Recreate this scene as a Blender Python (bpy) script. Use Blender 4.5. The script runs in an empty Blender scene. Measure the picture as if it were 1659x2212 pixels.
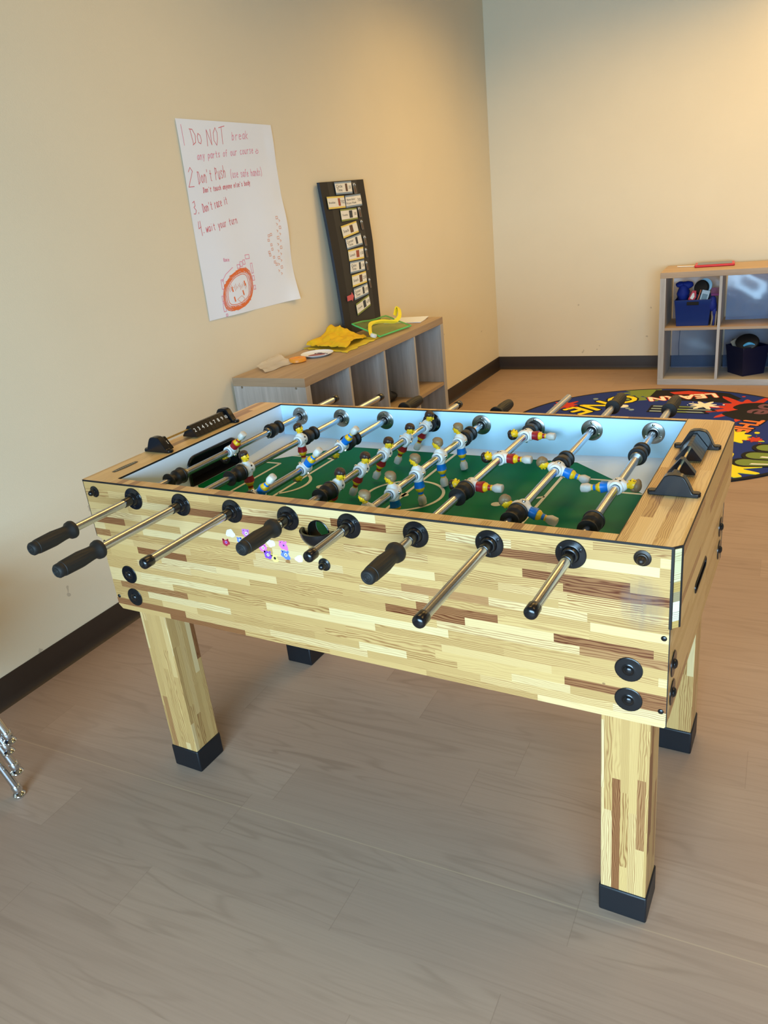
import bpy, math, random
from mathutils import Vector, Matrix, noise
from math import sin, cos, pi, radians
random.seed(7)
SC = bpy.context.scene
COL = SC.collection

# ------------------------------------------------------------------ materials
def lin(c):
    return tuple((v/12.92 if v <= .04045 else ((v+.055)/1.055)**2.4) for v in [x/255 for x in c])
def node_mat(name):
    m = bpy.data.materials.new(name); m.use_nodes = True
    nt = m.node_tree; b = nt.nodes['Principled BSDF']
    return m, nt, b
class NT:
    """tiny helper to wire shader nodes"""
    def __init__(s, nt): s.nt = nt
    def n(s, t, **kw):
        x = s.nt.nodes.new(t)
        for k, v in kw.items(): setattr(x, k, v)
        return x
    def put(s, sock, v):
        if hasattr(v, 'is_output'): s.nt.links.new(v, sock)
        else: sock.default_value = v
    def math(s, op, a, b=0.0, c=0.0):
        x = s.n('ShaderNodeMath', operation=op)
        s.put(x.inputs[0], a); s.put(x.inputs[1], b); s.put(x.inputs[2], c)
        return x.outputs[0]
    def xyz(s, x=0.0, y=0.0, z=0.0):
        c = s.n('ShaderNodeCombineXYZ')
        for i, v in enumerate((x, y, z)): s.put(c.inputs[i], v)
        return c.outputs[0]
    def noise(s, vec, scale=1.0, detail=2.0, rough=.5, dist=0.0):
        x = s.n('ShaderNodeTexNoise')
        s.put(x.inputs['Vector'], vec); x.inputs['Scale'].default_value = scale
        x.inputs['Detail'].default_value = detail; x.inputs['Roughness'].default_value = rough
        x.inputs['Distortion'].default_value = dist
        return x.outputs['Fac']
    def white(s, vec):
        x = s.n('ShaderNodeTexWhiteNoise', noise_dimensions='3D'); s.put(x.inputs['Vector'], vec)
        return x.outputs['Value']
    def ramp(s, fac, stops, interp='LINEAR'):
        x = s.n('ShaderNodeValToRGB'); cr = x.color_ramp; cr.interpolation = interp
        while len(cr.elements) < len(stops): cr.elements.new(.5)
        for e, (p, c) in zip(cr.elements, stops):
            e.position = p; e.color = (*(c if len(c) == 3 else c[:3]), 1)
        s.put(x.inputs[0], fac); return x.outputs[0]
    def mix(s, fac, a, b, mode='MIX'):
        x = s.n('ShaderNodeMix', data_type='RGBA', blend_type=mode)
        s.put(x.inputs[0], fac); s.put(x.inputs[6], a); s.put(x.inputs[7], b)
        return x.outputs[2]
    def bump(s, h, strength=.2, dist=.002):
        x = s.n('ShaderNodeBump'); x.inputs['Strength'].default_value = strength
        x.inputs['Distance'].default_value = dist; s.put(x.inputs['Height'], h); return x.outputs[0]

def plain(name, rgb, rough=.5, metal=0.0, coat=0.0, spec=.5, var=.06, scale=40.0, bump=0.0, trans=0.0, alpha=1.0, ior=1.45):
    m, nt, b = node_mat(name); N = NT(nt)
    tc = N.n('ShaderNodeTexCoord').outputs['Object']
    f = N.noise(tc, scale, 3.0)
    c = lin(rgb)
    a = tuple(max(0, v*(1-var)) for v in c) + (1,); d = tuple(min(1, v*(1+var)) for v in c) + (1,)
    N.put(b.inputs['Base Color'], N.mix(f, a, d))
    b.inputs['Roughness'].default_value = rough; b.inputs['Metallic'].default_value = metal
    b.inputs['Coat Weight'].default_value = coat; b.inputs['Specular IOR Level'].default_value = spec
    b.inputs['Transmission Weight'].default_value = trans; b.inputs['Alpha'].default_value = alpha
    b.inputs['IOR'].default_value = ior
    if bump: N.put(b.inputs['Normal'], N.bump(f, bump, .001))
    return m

def butcher(name, h=.0185, lmin=.17, lvar=.26, palette=None, rough=.34, lines=1.0, stain=None):
    """laminated strips: rows across v, blocks along u, each with its own tone and grain (UVs in metres)"""
    m, nt, b = node_mat(name); N = NT(nt)
    uv = N.n('ShaderNodeUVMap', uv_map='uv').outputs[0]
    sp = N.n('ShaderNodeSeparateXYZ'); N.put(sp.inputs[0], uv)
    u, v = sp.outputs[0], sp.outputs[1]
    row = N.math('FLOOR', N.math('DIVIDE', v, h))
    r1 = N.white(N.xyz(row, 3.7, 1.0)); r2 = N.white(N.xyz(row, 9.1, 5.0))
    ln = N.math('ADD', lmin, N.math('MULTIPLY', r2, lvar))
    cell = N.math('FLOOR', N.math('ADD', N.math('DIVIDE', u, ln), N.math('MULTIPLY', r1, 31.0)))
    cr = N.white(N.xyz(cell, row, .5)); cr2 = N.white(N.xyz(cell, row, 7.5))
    palette = palette or [(0, (202, 164, 104)), (.16, (192, 153, 95)), (.32, (214, 182, 128)), (.46, (198, 159, 100)), (.62, (188, 149, 92)),
                          (.76, (208, 172, 114)), (.845, (146, 97, 58)), (.92, (168, 122, 76)), (.955, (218, 190, 138))]
    base = N.ramp(cr, [(p, lin(c)) for p, c in palette], 'CONSTANT')
    # flat-sawn figure: warped stripes across the strip, different in every block
    off = N.math('MULTIPLY', cr2, 57.0)
    warp = N.noise(N.xyz(N.math('ADD', N.math('MULTIPLY', u, 7.0), off), N.math('MULTIPLY', v, 38.0), off), 1.0, 2.0, .55, .6)
    freq = N.math('ADD', 280.0, N.math('MULTIPLY', cr2, 360.0))
    st = N.math('SINE', N.math('ADD', N.math('MULTIPLY', v, N.math('MULTIPLY', freq, 3.2)), N.math('MULTIPLY', warp, 26.0)))
    st = N.math('POWER', N.math('MULTIPLY', N.math('ADD', st, 1.0), .5), 2.0)
    amt = N.math('MULTIPLY', N.math('ADD', .08, N.math('MULTIPLY', N.math('POWER', N.white(N.xyz(cell, row, 3.3)), 1.4), .66)), 1.0*lines)
    amt = N.math('MINIMUM', 1.0, N.math('ADD', amt, N.math('MULTIPLY', N.math('MULTIPLY', N.math('GREATER_THAN', cr, .84), N.math('LESS_THAN', cr, .955)), .5*lines)))
    fine = N.noise(N.xyz(N.math('MULTIPLY', u, 14.0), N.math('MULTIPLY', v, 900.0), off), 1.0, 2.0)
    dark = N.mix(1.0, base, (*lin((158, 108, 70)), 1), 'MULTIPLY')
    c = N.mix(N.math('MULTIPLY', st, amt), base, dark)
    c = N.mix(N.math('MULTIPLY', fine, .16), c, dark)
    # the odd knot
    kv = N.n('ShaderNodeTexVoronoi', feature='F1'); N.put(kv.inputs['Vector'], N.xyz(N.math('MULTIPLY', u, 6.0), N.math('MULTIPLY', v, 9.0), 0.0)); kv.inputs['Scale'].default_value = 1.0
    knot = N.math('LESS_THAN', N.math('ADD', kv.outputs['Distance'], N.math('MULTIPLY', cr, .035)), .055)
    c = N.mix(N.math('MULTIPLY', knot, .75), c, (*lin((120, 82, 52)), 1))
    if stain:      # blue-grey crayon smudge rubbed on the face
        tc = N.n('ShaderNodeTexCoord').outputs['Object']
        so = N.n('ShaderNodeSeparateXYZ'); N.put(so.inputs[0], tc)
        dx = N.math('DIVIDE', N.math('SUBTRACT', so.outputs[0], stain[0]), stain[2]); dz = N.math('DIVIDE', N.math('SUBTRACT', so.outputs[2], stain[1]), stain[3])
        e = N.math('SUBTRACT', 1.0, N.math('ADD', N.math('MULTIPLY', dx, dx), N.math('MULTIPLY', dz, dz)))
        k = N.math('MULTIPLY', N.math('MAXIMUM', e, 0.0), N.math('POWER', N.noise(N.xyz(N.math('MULTIPLY', so.outputs[0], 90.0), 0.0, N.math('MULTIPLY', so.outputs[2], 28.0)), 1.0, 3.0), 1.5))
        c = N.mix(N.math('MINIMUM', N.math('MULTIPLY', k, 1.2), .5), c, (*lin((112, 100, 96)), 1))
    N.put(b.inputs['Base Color'], c)
    b.inputs['Roughness'].default_value = rough; b.inputs['Specular IOR Level'].default_value = .45
    return m

def ash(name, c0, c1, scale_u=1.6, scale_v=26.0, rough=.5):
    m, nt, b = node_mat(name); N = NT(nt)
    uv = N.n('ShaderNodeUVMap', uv_map='uv').outputs[0]
    sp = N.n('ShaderNodeSeparateXYZ'); N.put(sp.inputs[0], uv); u, v = sp.outputs[0], sp.outputs[1]
    a = N.noise(N.xyz(N.math('MULTIPLY', u, scale_u), N.math('MULTIPLY', v, scale_v), 0.0), 1.0, 3.0, .6)
    d = N.noise(N.xyz(N.math('MULTIPLY', u, 9.0), N.math('MULTIPLY', v, 260.0), 4.0), 1.0, 2.0, .6)
    f = N.math('ADD', N.math('MULTIPLY', a, .75), N.math('MULTIPLY', d, .25))
    N.put(b.inputs['Base Color'], N.ramp(f, [(.3, lin(c0)), (.7, lin(c1))]))
    b.inputs['Roughness'].default_value = rough
    return m

def floor_mat():
    m, nt, b = node_mat('floor_vinyl'); N = NT(nt)
    uv = N.n('ShaderNodeUVMap', uv_map='uv').outputs[0]
    sp = N.n('ShaderNodeSeparateXYZ'); N.put(sp.inputs[0], uv); u, v = sp.outputs[0], sp.outputs[1]
    pw = .152
    row = N.math('FLOOR', N.math('DIVIDE', v, pw))
    r1 = N.white(N.xyz(row, 1.3, 2.0))
    uu = N.math('ADD', N.math('DIVIDE', u, .92), N.math('MULTIPLY', r1, 13.0))
    cell = N.math('FLOOR', uu)
    cr = N.white(N.xyz(cell, row, 1.0)); cr2 = N.white(N.xyz(cell, row, 4.0))
    off = N.math('MULTIPLY', cr2, 61.0)
    base = N.ramp(cr, [(0, lin((160, 134, 115))), (.5, lin((165, 139, 119))), (1, lin((170, 144, 124)))])
    # cathedral grain
    warp = N.noise(N.xyz(N.math('ADD', N.math('MULTIPLY', u, 1.3), off), N.math('MULTIPLY', v, 12.0), off), 1.0, 2.0, .5, .4)
    st = N.math('SINE', N.math('ADD', N.math('MULTIPLY', v, 110.0), N.math('MULTIPLY', warp, 46.0)))
    st = N.math('POWER', N.math('MULTIPLY', N.math('ADD', st, 1.0), .5), 5.0)
    msk = N.noise(N.xyz(N.math('ADD', N.math('MULTIPLY', u, 1.6), off), N.math('MULTIPLY', v, 7.0), 3.0), 1.0, 2.0)
    msk = N.math('MULTIPLY', N.math('SUBTRACT', msk, .34), 1.5)
    msk = N.math('MAXIMUM', msk, 0.0)
    fine = N.noise(N.xyz(N.math('MULTIPLY', u, 5.0), N.math('MULTIPLY', v, 190.0), off), 1.0, 3.0, .6)
    dk = (*lin((120, 97, 80)), 1)
    c = N.mix(N.math('MULTIPLY', N.math('MULTIPLY', st, msk), .7), base, dk)
    c = N.mix(N.math('MULTIPLY', N.math('POWER', fine, 2.0), .42), c, dk)
    # welded seam of the vinyl sheet
    seam = N.math('LESS_THAN', N.math('ABSOLUTE', N.math('SUBTRACT', v, -.053)), .0016)
    c = N.mix(N.math('MULTIPLY', seam, .65), c, (*lin((180, 154, 126)), 1))
    # faint butt joints
    fr = N.math('FRACT', uu)
    j = N.math('LESS_THAN', fr, .0022)
    c = N.mix(N.math('MULTIPLY', j, .35), c, dk)
    N.put(b.inputs['Base Color'], c)
    b.inputs['Roughness'].default_value = .46; b.inputs['Specular IOR Level'].default_value = .35
    return m

def wall_mat(name, c):
    m, nt, b = node_mat(name); N = NT(nt)
    tc = N.n('ShaderNodeTexCoord').outputs['Object']
    f = N.noise(tc, 260.0, 2.0); g = N.noise(tc, 3.0, 3.0)
    a = lin(c)
    col = N.mix(g, tuple(v*.97 for v in a)+(1,), tuple(v*1.03 for v in a)+(1,))
    # scuffs low on the wall
    sp = N.n('ShaderNodeSeparateXYZ'); N.put(sp.inputs[0], tc)
    sc = N.noise(tc, 16.0, 2.0, .6)
    low = N.math('MULTIPLY', N.math('GREATER_THAN', sc, .735), N.math('LESS_THAN', sp.outputs[2], .55))
    col = N.mix(N.math('MULTIPLY', low, .35), col, (*lin((120, 105, 90)), 1))
    N.put(b.inputs['Base Color'], col); b.inputs['Roughness'].default_value = .75
    b.inputs['Specular IOR Level'].default_value = .25
    N.put(b.inputs['Normal'], N.bump(f, .25, .0012))
    return m

def film(name, rgb, opac=.25, rough=.08):
    """thin clear plastic: see-through with a glossy skin"""
    m, nt, b = node_mat(name); N = NT(nt)
    out = nt.nodes['Material Output']
    tr = N.n('ShaderNodeBsdfTransparent'); tr.inputs[0].default_value = (*[1-(1-v)*.25 for v in lin(rgb)], 1)
    b.inputs['Base Color'].default_value = (*lin(rgb), 1); b.inputs['Roughness'].default_value = rough
    b.inputs['Specular IOR Level'].default_value = .8
    tc = N.n('ShaderNodeTexCoord').outputs['Object']
    f = N.noise(tc, 9.0, 2.0)
    m1 = N.n('ShaderNodeMixShader')
    N.put(m1.inputs[0], N.math('ADD', opac*.7, N.math('MULTIPLY', f, opac*.6)))
    nt.links.new(tr.outputs[0], m1.inputs[1]); nt.links.new(b.outputs[0], m1.inputs[2])
    nt.links.new(m1.outputs[0], out.inputs[0])
    return m

M = {}
M['block'] = butcher('laminated_wood', lmin=.10, lvar=.20, stain=(1.372, .800, .042, .060))
M['leg_wood'] = butcher('laminated_wood_legs', h=.0165, lmin=.14, lvar=.22)
M['rail_wood'] = butcher('laminated_wood_rail', h=.021, lmin=.25, lvar=.30, palette=[(0, (222, 182, 114)), (.25, (212, 170, 102)), (.5, (228, 190, 126)), (.78, (180, 138, 86)), (.86, (206, 164, 100)), (.95, (168, 126, 78))], lines=.7)
M['top_wood'] = butcher('laminated_wood_top', h=.021, lmin=.25, lvar=.30, palette=[(0, (230, 196, 134)), (.25, (220, 184, 120)), (.5, (236, 206, 148)), (.78, (186, 148, 96)), (.86, (214, 178, 116)), (.95, (172, 134, 86))], lines=.7)
M['end_wood'] = butcher('laminated_wood_end', h=.019, lmin=.25, lvar=.35, palette=[(0, (204, 166, 104)), (.3, (194, 156, 94)), (.6, (212, 174, 112)), (.88, (166, 124, 76)), (.95, (198, 160, 98))], rough=.25, lines=.6)
M['ash'] = ash('ash_veneer', (150, 145, 140), (194, 190, 186))
M['ash_top'] = ash('ash_veneer_top', (150, 128, 104), (186, 162, 134), 1.2, 18.0)
M['floor'] = floor_mat()
M['wall'] = wall_mat('wall_paint', (224, 213, 188))
M['ceil'] = plain('ceiling_low_bounce', (150, 136, 112), .9)  # unseen ceiling, colour darkened and warmed to bounce less daylight
M['base'] = plain('rubber_baseboard', (46, 36, 30), .45, var=.1)
M['chrome'] = plain('chrome_steel', (186, 190, 198), .22, 1.0, var=.03)
M['chrome2'] = plain('polished_chrome', (215, 218, 222), .07, 1.0, var=.02)
M['plate'] = plain('brushed_steel_plate', (150, 152, 150), .28, 1.0)
M['brass'] = plain('brass_rod', (214, 186, 120), .22, 1.0)
M['black'] = plain('black_plastic', (14, 15, 18), .22, spec=.6)
M['rubber'] = plain('black_rubber', (20, 20, 21), .48)
M['grip'] = plain('black_rubber_grip', (24, 23, 22), .55)
M['sock'] = plain('black_vinyl_sock', (17, 19, 24), .45)
M['trim'] = plain('black_edge_trim', (24, 20, 18), .5)
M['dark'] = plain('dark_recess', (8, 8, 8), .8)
M['white_lam'] = plain('white_laminate', (216, 230, 244), .32, var=.03, scale=9)
M['wall_lam'] = plain('white_laminate_sky_tint', (192, 230, 252), .32, var=.03, scale=9)  # white laminate too; blue sky reflection painted into its colour
M['green'] = plain('green_playfield', (0, 110, 68), .5, spec=.12, var=.12, scale=14)
M['line'] = plain('field_line_paint', (222, 218, 196), .5)
M['m_white'] = plain('figure_white', (224, 228, 228), .35)
M['m_yellow'] = plain('figure_yellow', (232, 186, 22), .4)
M['m_red'] = plain('figure_red', (150, 26, 34), .4)
M['m_blue'] = plain('figure_blue', (10, 112, 200), .35)
M['m_shoe'] = plain('figure_shoe_grey', (196, 194, 186), .5, var=.2, scale=120)
M['m_hair_d'] = plain('figure_dark_hair', (48, 32, 28), .45)
M['m_hair_b'] = plain('figure_blond_hair', (126, 104, 74), .5, var=.18, scale=150)
M['m_ink'] = plain('black_ink', (22, 22, 24), .5)
M['num'] = plain('number_white', (236, 236, 232), .5)
M['paper'] = plain('white_paper', (230, 238, 252), .7, var=.02, scale=6)
M['red_ink'] = plain('red_marker_ink', (214, 96, 106), .7)
M['pink_ink'] = plain('pink_marker_ink', (226, 140, 168), .7)
M['orange_ink'] = plain('orange_marker_ink', (232, 118, 62), .7)
M['peach_ink'] = plain('peach_marker_ink', (226, 164, 132), .7)
M['chart'] = plain('black_chart_fabric', (38, 35, 33), .7, var=.12, scale=300)
M['chart2'] = plain('black_chart_panel', (48, 45, 41), .6, var=.12, scale=300)
M['chart_edge'] = plain('blue_black_binding', (36, 48, 62), .6)
M['c_blue'] = plain('card_blue', (132, 152, 172), .6)
M['c_yellow'] = plain('card_yellow', (230, 204, 104), .6)
M['c_green'] = plain('card_green', (136, 146, 72), .6)
M['c_white'] = plain('card_white', (232, 230, 222), .55)
M['c_photo1'] = plain('card_photo_brown', (92, 62, 48), .5, var=.6, scale=160)
M['c_photo2'] = plain('card_photo_red', (156, 76, 56), .5, var=.6, scale=160)
M['c_photo3'] = plain('card_photo_dark', (44, 52, 62), .5, var=.7, scale=160)
M['arrow'] = plain('red_arrow_card', (204, 92, 96), .6)
M['cloth'] = plain('yellow_fabric', (224, 186, 26), .75, var=.12, scale=30, bump=.2)
M['cloth2'] = plain('pale_yellow_fabric', (216, 200, 60), .75, var=.1, scale=30)
M['ribbon'] = plain('yellow_ribbon', (234, 220, 40), .5)
M['pipe_green'] = plain('green_piping', (84, 206, 122), .4)
M['film_green'] = film('green_tinted_film', (206, 222, 150), .10, .2)
M['film'] = film('clear_plastic_film', (132, 166, 214), .30, .16)  # clear sheet; its blue is the window reflection put into the colour
M['film_dim'] = film('thin_clear_plastic_film', (120, 150, 196), .16, .2)  # weaker version of the painted window blue
M['film_clear'] = film('clear_plastic_sleeve', (236, 234, 230), .46, .2)
M['orange'] = plain('orange_plastic', (232, 152, 50), .4)
M['plum'] = plain('plum_paint', (150, 92, 108), .6, var=.3, scale=60)
M['navy_paint'] = plain('navy_paint', (52, 48, 96), .6)
M['bin_blue'] = plain('blue_bin_plastic', (12, 44, 110), .35)
M['bin_navy'] = plain('navy_bin_plastic', (10, 16, 48), .4)
M['bag_blue'] = plain('blue_drawstring_fabric', (14, 38, 128), .7, var=.2, scale=40)
M['bag_black'] = plain('black_bag_fabric', (20, 22, 28), .6, var=.25, scale=30)
M['red_pl'] = plain('red_plastic', (190, 28, 44), .35)
M['screen'] = plain('black_screen_glass', (14, 14, 18), .08)
M['pinkp'] = plain('magenta_plastic', (170, 40, 120), .4)
M['skyb'] = plain('sky_blue_plastic', (70, 160, 214), .35)
M['card_grey'] = plain('grey_cardboard', (138, 130, 116), .7)
M['pencil'] = plain('orange_wood', (190, 110, 80), .5)
M['seat_blue'] = plain('blue_seat_plastic', (30, 56, 110), .45)
M['brown'] = plain('brown_sticker', (150, 104, 60), .5)
M['st_purple'] = plain('purple_sticker', (126, 70, 190), .45)
M['st_violet'] = plain('violet_sticker', (186, 112, 206), .45)
M['st_pink'] = plain('pink_sticker', (216, 110, 196), .45)
M['st_blue'] = plain('blue_sticker', (98, 122, 216), .45)
M['st_yellow'] = plain('yellow_sticker', (226, 222, 120), .45)
M['st_white'] = plain('white_worn_sticker', (222, 226, 222), .6, var=.15, scale=200)
M['st_red'] = plain('crimson_sticker', (162, 36, 58), .45)
M['rug'] = plain('navy_rug_pile', (20, 46, 132), .95, var=.2, scale=220, bump=.5)
M['rug_black'] = plain('black_rug_pile', (18, 16, 20), .95, var=.2, scale=220)
M['rug_yellow'] = plain('yellow_rug_pile', (242, 222, 40), .95, var=.08, scale=220)
M['rug_green'] = plain('green_rug_pile', (118, 140, 66), .95, var=.12, scale=220)
M['rug_red'] = plain('red_rug_pile', (198, 58, 40), .95, var=.12, scale=220)
M['rug_white'] = plain('white_rug_pile', (240, 236, 226), .95, var=.05, scale=220)
M['rug_silver'] = plain('silver_rug_pile', (136, 158, 172), .95, var=.12, scale=220)
M['rug_mauve'] = plain('mauve_rug_pile', (112, 74, 92), .95, var=.12, scale=220)
M['rug_orange'] = plain('orange_rug_pile', (222, 124, 66), .95, var=.12, scale=220)

# ------------------------------------------------------------------ mesh builder
def area2(p): return sum(p[i][0]*p[(i+1) % len(p)][1]-p[(i+1) % len(p)][0]*p[i][1] for i in range(len(p)))
def frame(axis):
    a = Vector(axis).normalized()
    t = Vector((0, 0, 1)) if abs(a.z) < .9 else Vector((1, 0, 0))
    x = t.cross(a).normalized(); y = a.cross(x)
    return x, y, a
class MB:
    def __init__(s): s.v = []; s.f = []; s.m = []
    def add(s, vs, fs, mat=0):
        o = len(s.v); s.v += [tuple(p) for p in vs]
        for f in fs: s.f.append(tuple(i+o for i in f)); s.m.append(mat)
        return s
    def box(s, x0, x1, y0, y1, z0, z1, mat=0):
        vs = [(x, y, z) for z in (z0, z1) for y in (y0, y1) for x in (x0, x1)]
        return s.add(vs, [(0, 2, 3, 1), (4, 5, 7, 6), (0, 1, 5, 4), (2, 6, 7, 3), (0, 4, 6, 2), (1, 3, 7, 5)], mat)
    def frustum(s, a, b, z0, z1, mat=0):
        """a, b: (x0,x1,y0,y1) at z0 and z1"""
        vs = [(x, y, z) for (q, z) in ((a, z0), (b, z1)) for y in q[2:] for x in q[:2]]
        return s.add(vs, [(0, 2, 3, 1), (4, 5, 7, 6), (0, 1, 5, 4), (2, 6, 7, 3), (0, 4, 6, 2), (1, 3, 7, 5)], mat)
    def lathe(s, p0, axis, prof, n=24, mat=0, cap0=True, cap1=True, mats=None, flute=0, fl_rng=None):
        x, y, a = frame(axis); p0 = Vector(p0); o = len(s.v)
        for k, (d, r) in enumerate(prof):
            for i in range(n):
                t = 2*pi*i/n; rr = r
                if flute and fl_rng[0] <= k <= fl_rng[1] and i % 2: rr = r*flute
                s.v.append(tuple(p0+a*d+(x*cos(t)+y*sin(t))*rr))
        for k in range(len(prof)-1):
            mm = mats[k] if mats else mat
            for i in range(n):
                j = (i+1) % n
                s.f.append((o+k*n+i, o+k*n+j, o+(k+1)*n+j, o+(k+1)*n+i)); s.m.append(mm)
        if cap0: s.f.append(tuple(o+i for i in range(n))[::-1]); s.m.append(mats[0] if mats else mat)
        if cap1: s.f.append(tuple(o+(len(prof)-1)*n+i for i in range(n))); s.m.append(mats[-1] if mats else mat)
        return s
    def cyl(s, p0, p1, r, n=20, mat=0, r1=None):
        d = Vector(p1)-Vector(p0)
        return s.lathe(p0, d, [(0, r), (d.length, r if r1 is None else r1)], n, mat)
    def prism(s, poly, fn, t0, t1, mat=0, cap=True, side=None):
        """poly: 2-D outline; fn(a,b,t) -> 3-D point"""
        n = len(poly); o = len(s.v)
        s.v += [tuple(fn(a, b, t0)) for a, b in poly]+[tuple(fn(a, b, t1)) for a, b in poly]
        if cap:
            s.f.append(tuple(o+i for i in range(n))[::-1]); s.m.append(mat)
            s.f.append(tuple(o+n+i for i in range(n))); s.m.append(mat)
        for i in range(n):
            j = (i+1) % n
            s.f.append((o+i, o+j, o+n+j, o+n+i)); s.m.append(mat if side is None else side)
        return s
    def tube(s, pts, r, n=10, mat=0, closed=False, flat=None):
        pts = [Vector(p) for p in pts]; o = len(s.v); L = len(pts)
        up = None
        for k, p in enumerate(pts):
            if closed: d = pts[(k+1) % L]-pts[k-1]
            else: d = pts[min(k+1, L-1)]-pts[max(k-1, 0)]
            d.normalize()
            if up is None: up = frame(d)[0]
            x = (up-d*up.dot(d)).normalized(); up = x; y = d.cross(x)
            rr = r[k] if isinstance(r, (list, tuple)) else r
            for i in range(n):
                t = 2*pi*i/n; s.v.append(tuple(p+x*cos(t)*rr+y*sin(t)*(rr if flat is None else rr*flat)))
        for k in range(L if closed else L-1):
            k2 = (k+1) % L
            for i in range(n):
                j = (i+1) % n
                s.f.append((o+k*n+i, o+k*n+j, o+k2*n+j, o+k2*n+i)); s.m.append(mat)
        if not closed:
            s.f.append(tuple(o+i for i in range(n))[::-1]); s.m.append(mat)
            s.f.append(tuple(o+(L-1)*n+i for i in range(n))); s.m.append(mat)
        return s
    def ball(s, c, rx, ry, rz, n=14, k=9, mat=0, M3=None):
        c = Vector(c); o = len(s.v)
        M3 = M3 or Matrix.Identity(3)
        for a in range(1, k):
            ph = pi*a/k
            for i in range(n):
                t = 2*pi*i/n; s.v.append(tuple(c+M3 @ Vector((rx*sin(ph)*cos(t), ry*sin(ph)*sin(t), rz*cos(ph)))))
        s.v.append(tuple(c+M3 @ Vector((0, 0, rz)))); s.v.append(tuple(c+M3 @ Vector((0, 0, -rz))))
        T, B = len(s.v)-2, len(s.v)-1
        for a in range(k-2):
            for i in range(n):
                j = (i+1) % n; s.f.append((o+a*n+i, o+(a+1)*n+i, o+(a+1)*n+j, o+a*n+j)); s.m.append(mat)
        for i in range(n):
            j = (i+1) % n
            s.f.append((T, o+i, o+j)); s.m.append(mat); s.f.append((B, o+(k-2)*n+j, o+(k-2)*n+i)); s.m.append(mat)
        return s
    def keyhole(s, outer, hole, fn, t, mat=0, flip=False):
        """flat face with one hole"""
        if area2(outer) < 0: outer = outer[::-1]
        if area2(hole) > 0: hole = hole[::-1]
        bi, bj = min(((i, j) for i in range(len(outer)) for j in range(len(hole))), key=lambda q: (outer[q[0]][0]-hole[q[1]][0])**2+(outer[q[0]][1]-hole[q[1]][1])**2)
        o = len(s.v)
        s.v += [tuple(fn(a, b, t)) for a, b in outer]+[tuple(fn(a, b, t)) for a, b in hole]
        n, h = len(outer), len(hole)
        loop = [(bi+k) % n for k in range(n+1)]+[n+(bj+k) % h for k in range(h+1)]
        # two n-gons instead of one slit face
        half = h//2; far_h = (bj+half) % h
        oj = min(range(n), key=lambda i: (outer[i][0]-hole[far_h][0])**2+(outer[i][1]-hole[far_h][1])**2 if i != bi else 1e9)
        a = [];  i = bi
        while True:
            a.append(i)
            if i == oj: break
            i = (i+1) % n
        hh = []; j = far_h
        while True:
            hh.append(n+j)
            if j == bj: break
            j = (j+1) % h
        A = a+hh
        a = []; i = oj
        while True:
            a.append(i)
            if i == bi: break
            i = (i+1) % n
        hh = []; j = bj
        while True:
            hh.append(n+j)
            if j == far_h: break
            j = (j+1) % h
        B = a+hh
        for L in (A, B):
            L = [o+q for q in L]
            s.f.append(tuple(L[::-1] if flip else L)); s.m.append(mat)
        return s
    def text(s, body, size, fn, mat=0, align='CENTER', depth=None, spacing=1.0):
        cu = bpy.data.curves.new('t', 'FONT'); cu.body = body; cu.size = size; cu.align_x = align; cu.align_y = 'CENTER'; cu.space_character = spacing
        cu.resolution_u = 3
        ob = bpy.data.objects.new('t', cu); COL.objects.link(ob)
        dg = bpy.context.evaluated_depsgraph_get(); me = bpy.data.meshes.new_from_object(ob.evaluated_get(dg))
        o = len(s.v); s.v += [tuple(fn(v.co.x, v.co.y)) for v in me.vertices]
        for p in me.polygons: s.f.append(tuple(o+i for i in p.vertices)); s.m.append(mat)
        bpy.data.objects.remove(ob); bpy.data.curves.remove(cu); bpy.data.meshes.remove(me)
        return s
    def build(s, name, mats, parent=None, grain='x', loc=(0, 0, 0), smooth=40, bevel=0, seg=2, uvoff=None, label=None):
        me = bpy.data.meshes.new(name); me.from_pydata(s.v, [], s.f)
        mats = mats if isinstance(mats, (list, tuple)) else [mats]
        for m in mats: me.materials.append(m)
        me.polygons.foreach_set('material_index', s.m)
        gi = 'xyz'.index(grain); uvl = me.uv_layers.new(name='uv')
        me.update()
        ou = uvoff if uvoff is not None else (random.random()*5, random.random()*5)
        for p in me.polygons:
            nn = [abs(c) for c in p.normal]; k = nn.index(max(nn))
            ax = [i for i in range(3) if i != k]
            if gi in ax: ua = gi; va = [i for i in ax if i != gi][0]
            else: ua, va = ax
            for li in p.loop_indices:
                co = me.vertices[me.loops[li].vertex_index].co
                uvl.data[li].uv = (co[ua]+ou[0]+k*1.37, co[va]+ou[1]+k*.731)
        if smooth:
            me.polygons.foreach_set('use_smooth', [True]*len(me.polygons)); me.set_sharp_from_angle(angle=radians(smooth))
        ob = bpy.data.objects.new(name, me); COL.objects.link(ob); ob.location = loc
        if parent: ob.parent = parent
        if bevel:
            b = ob.modifiers.new('bevel', 'BEVEL'); b.width = bevel; b.segments = seg; b.limit_method = 'ANGLE'; b.angle_limit = radians(50)
        if label: ob['label'] = label
        return ob

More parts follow.
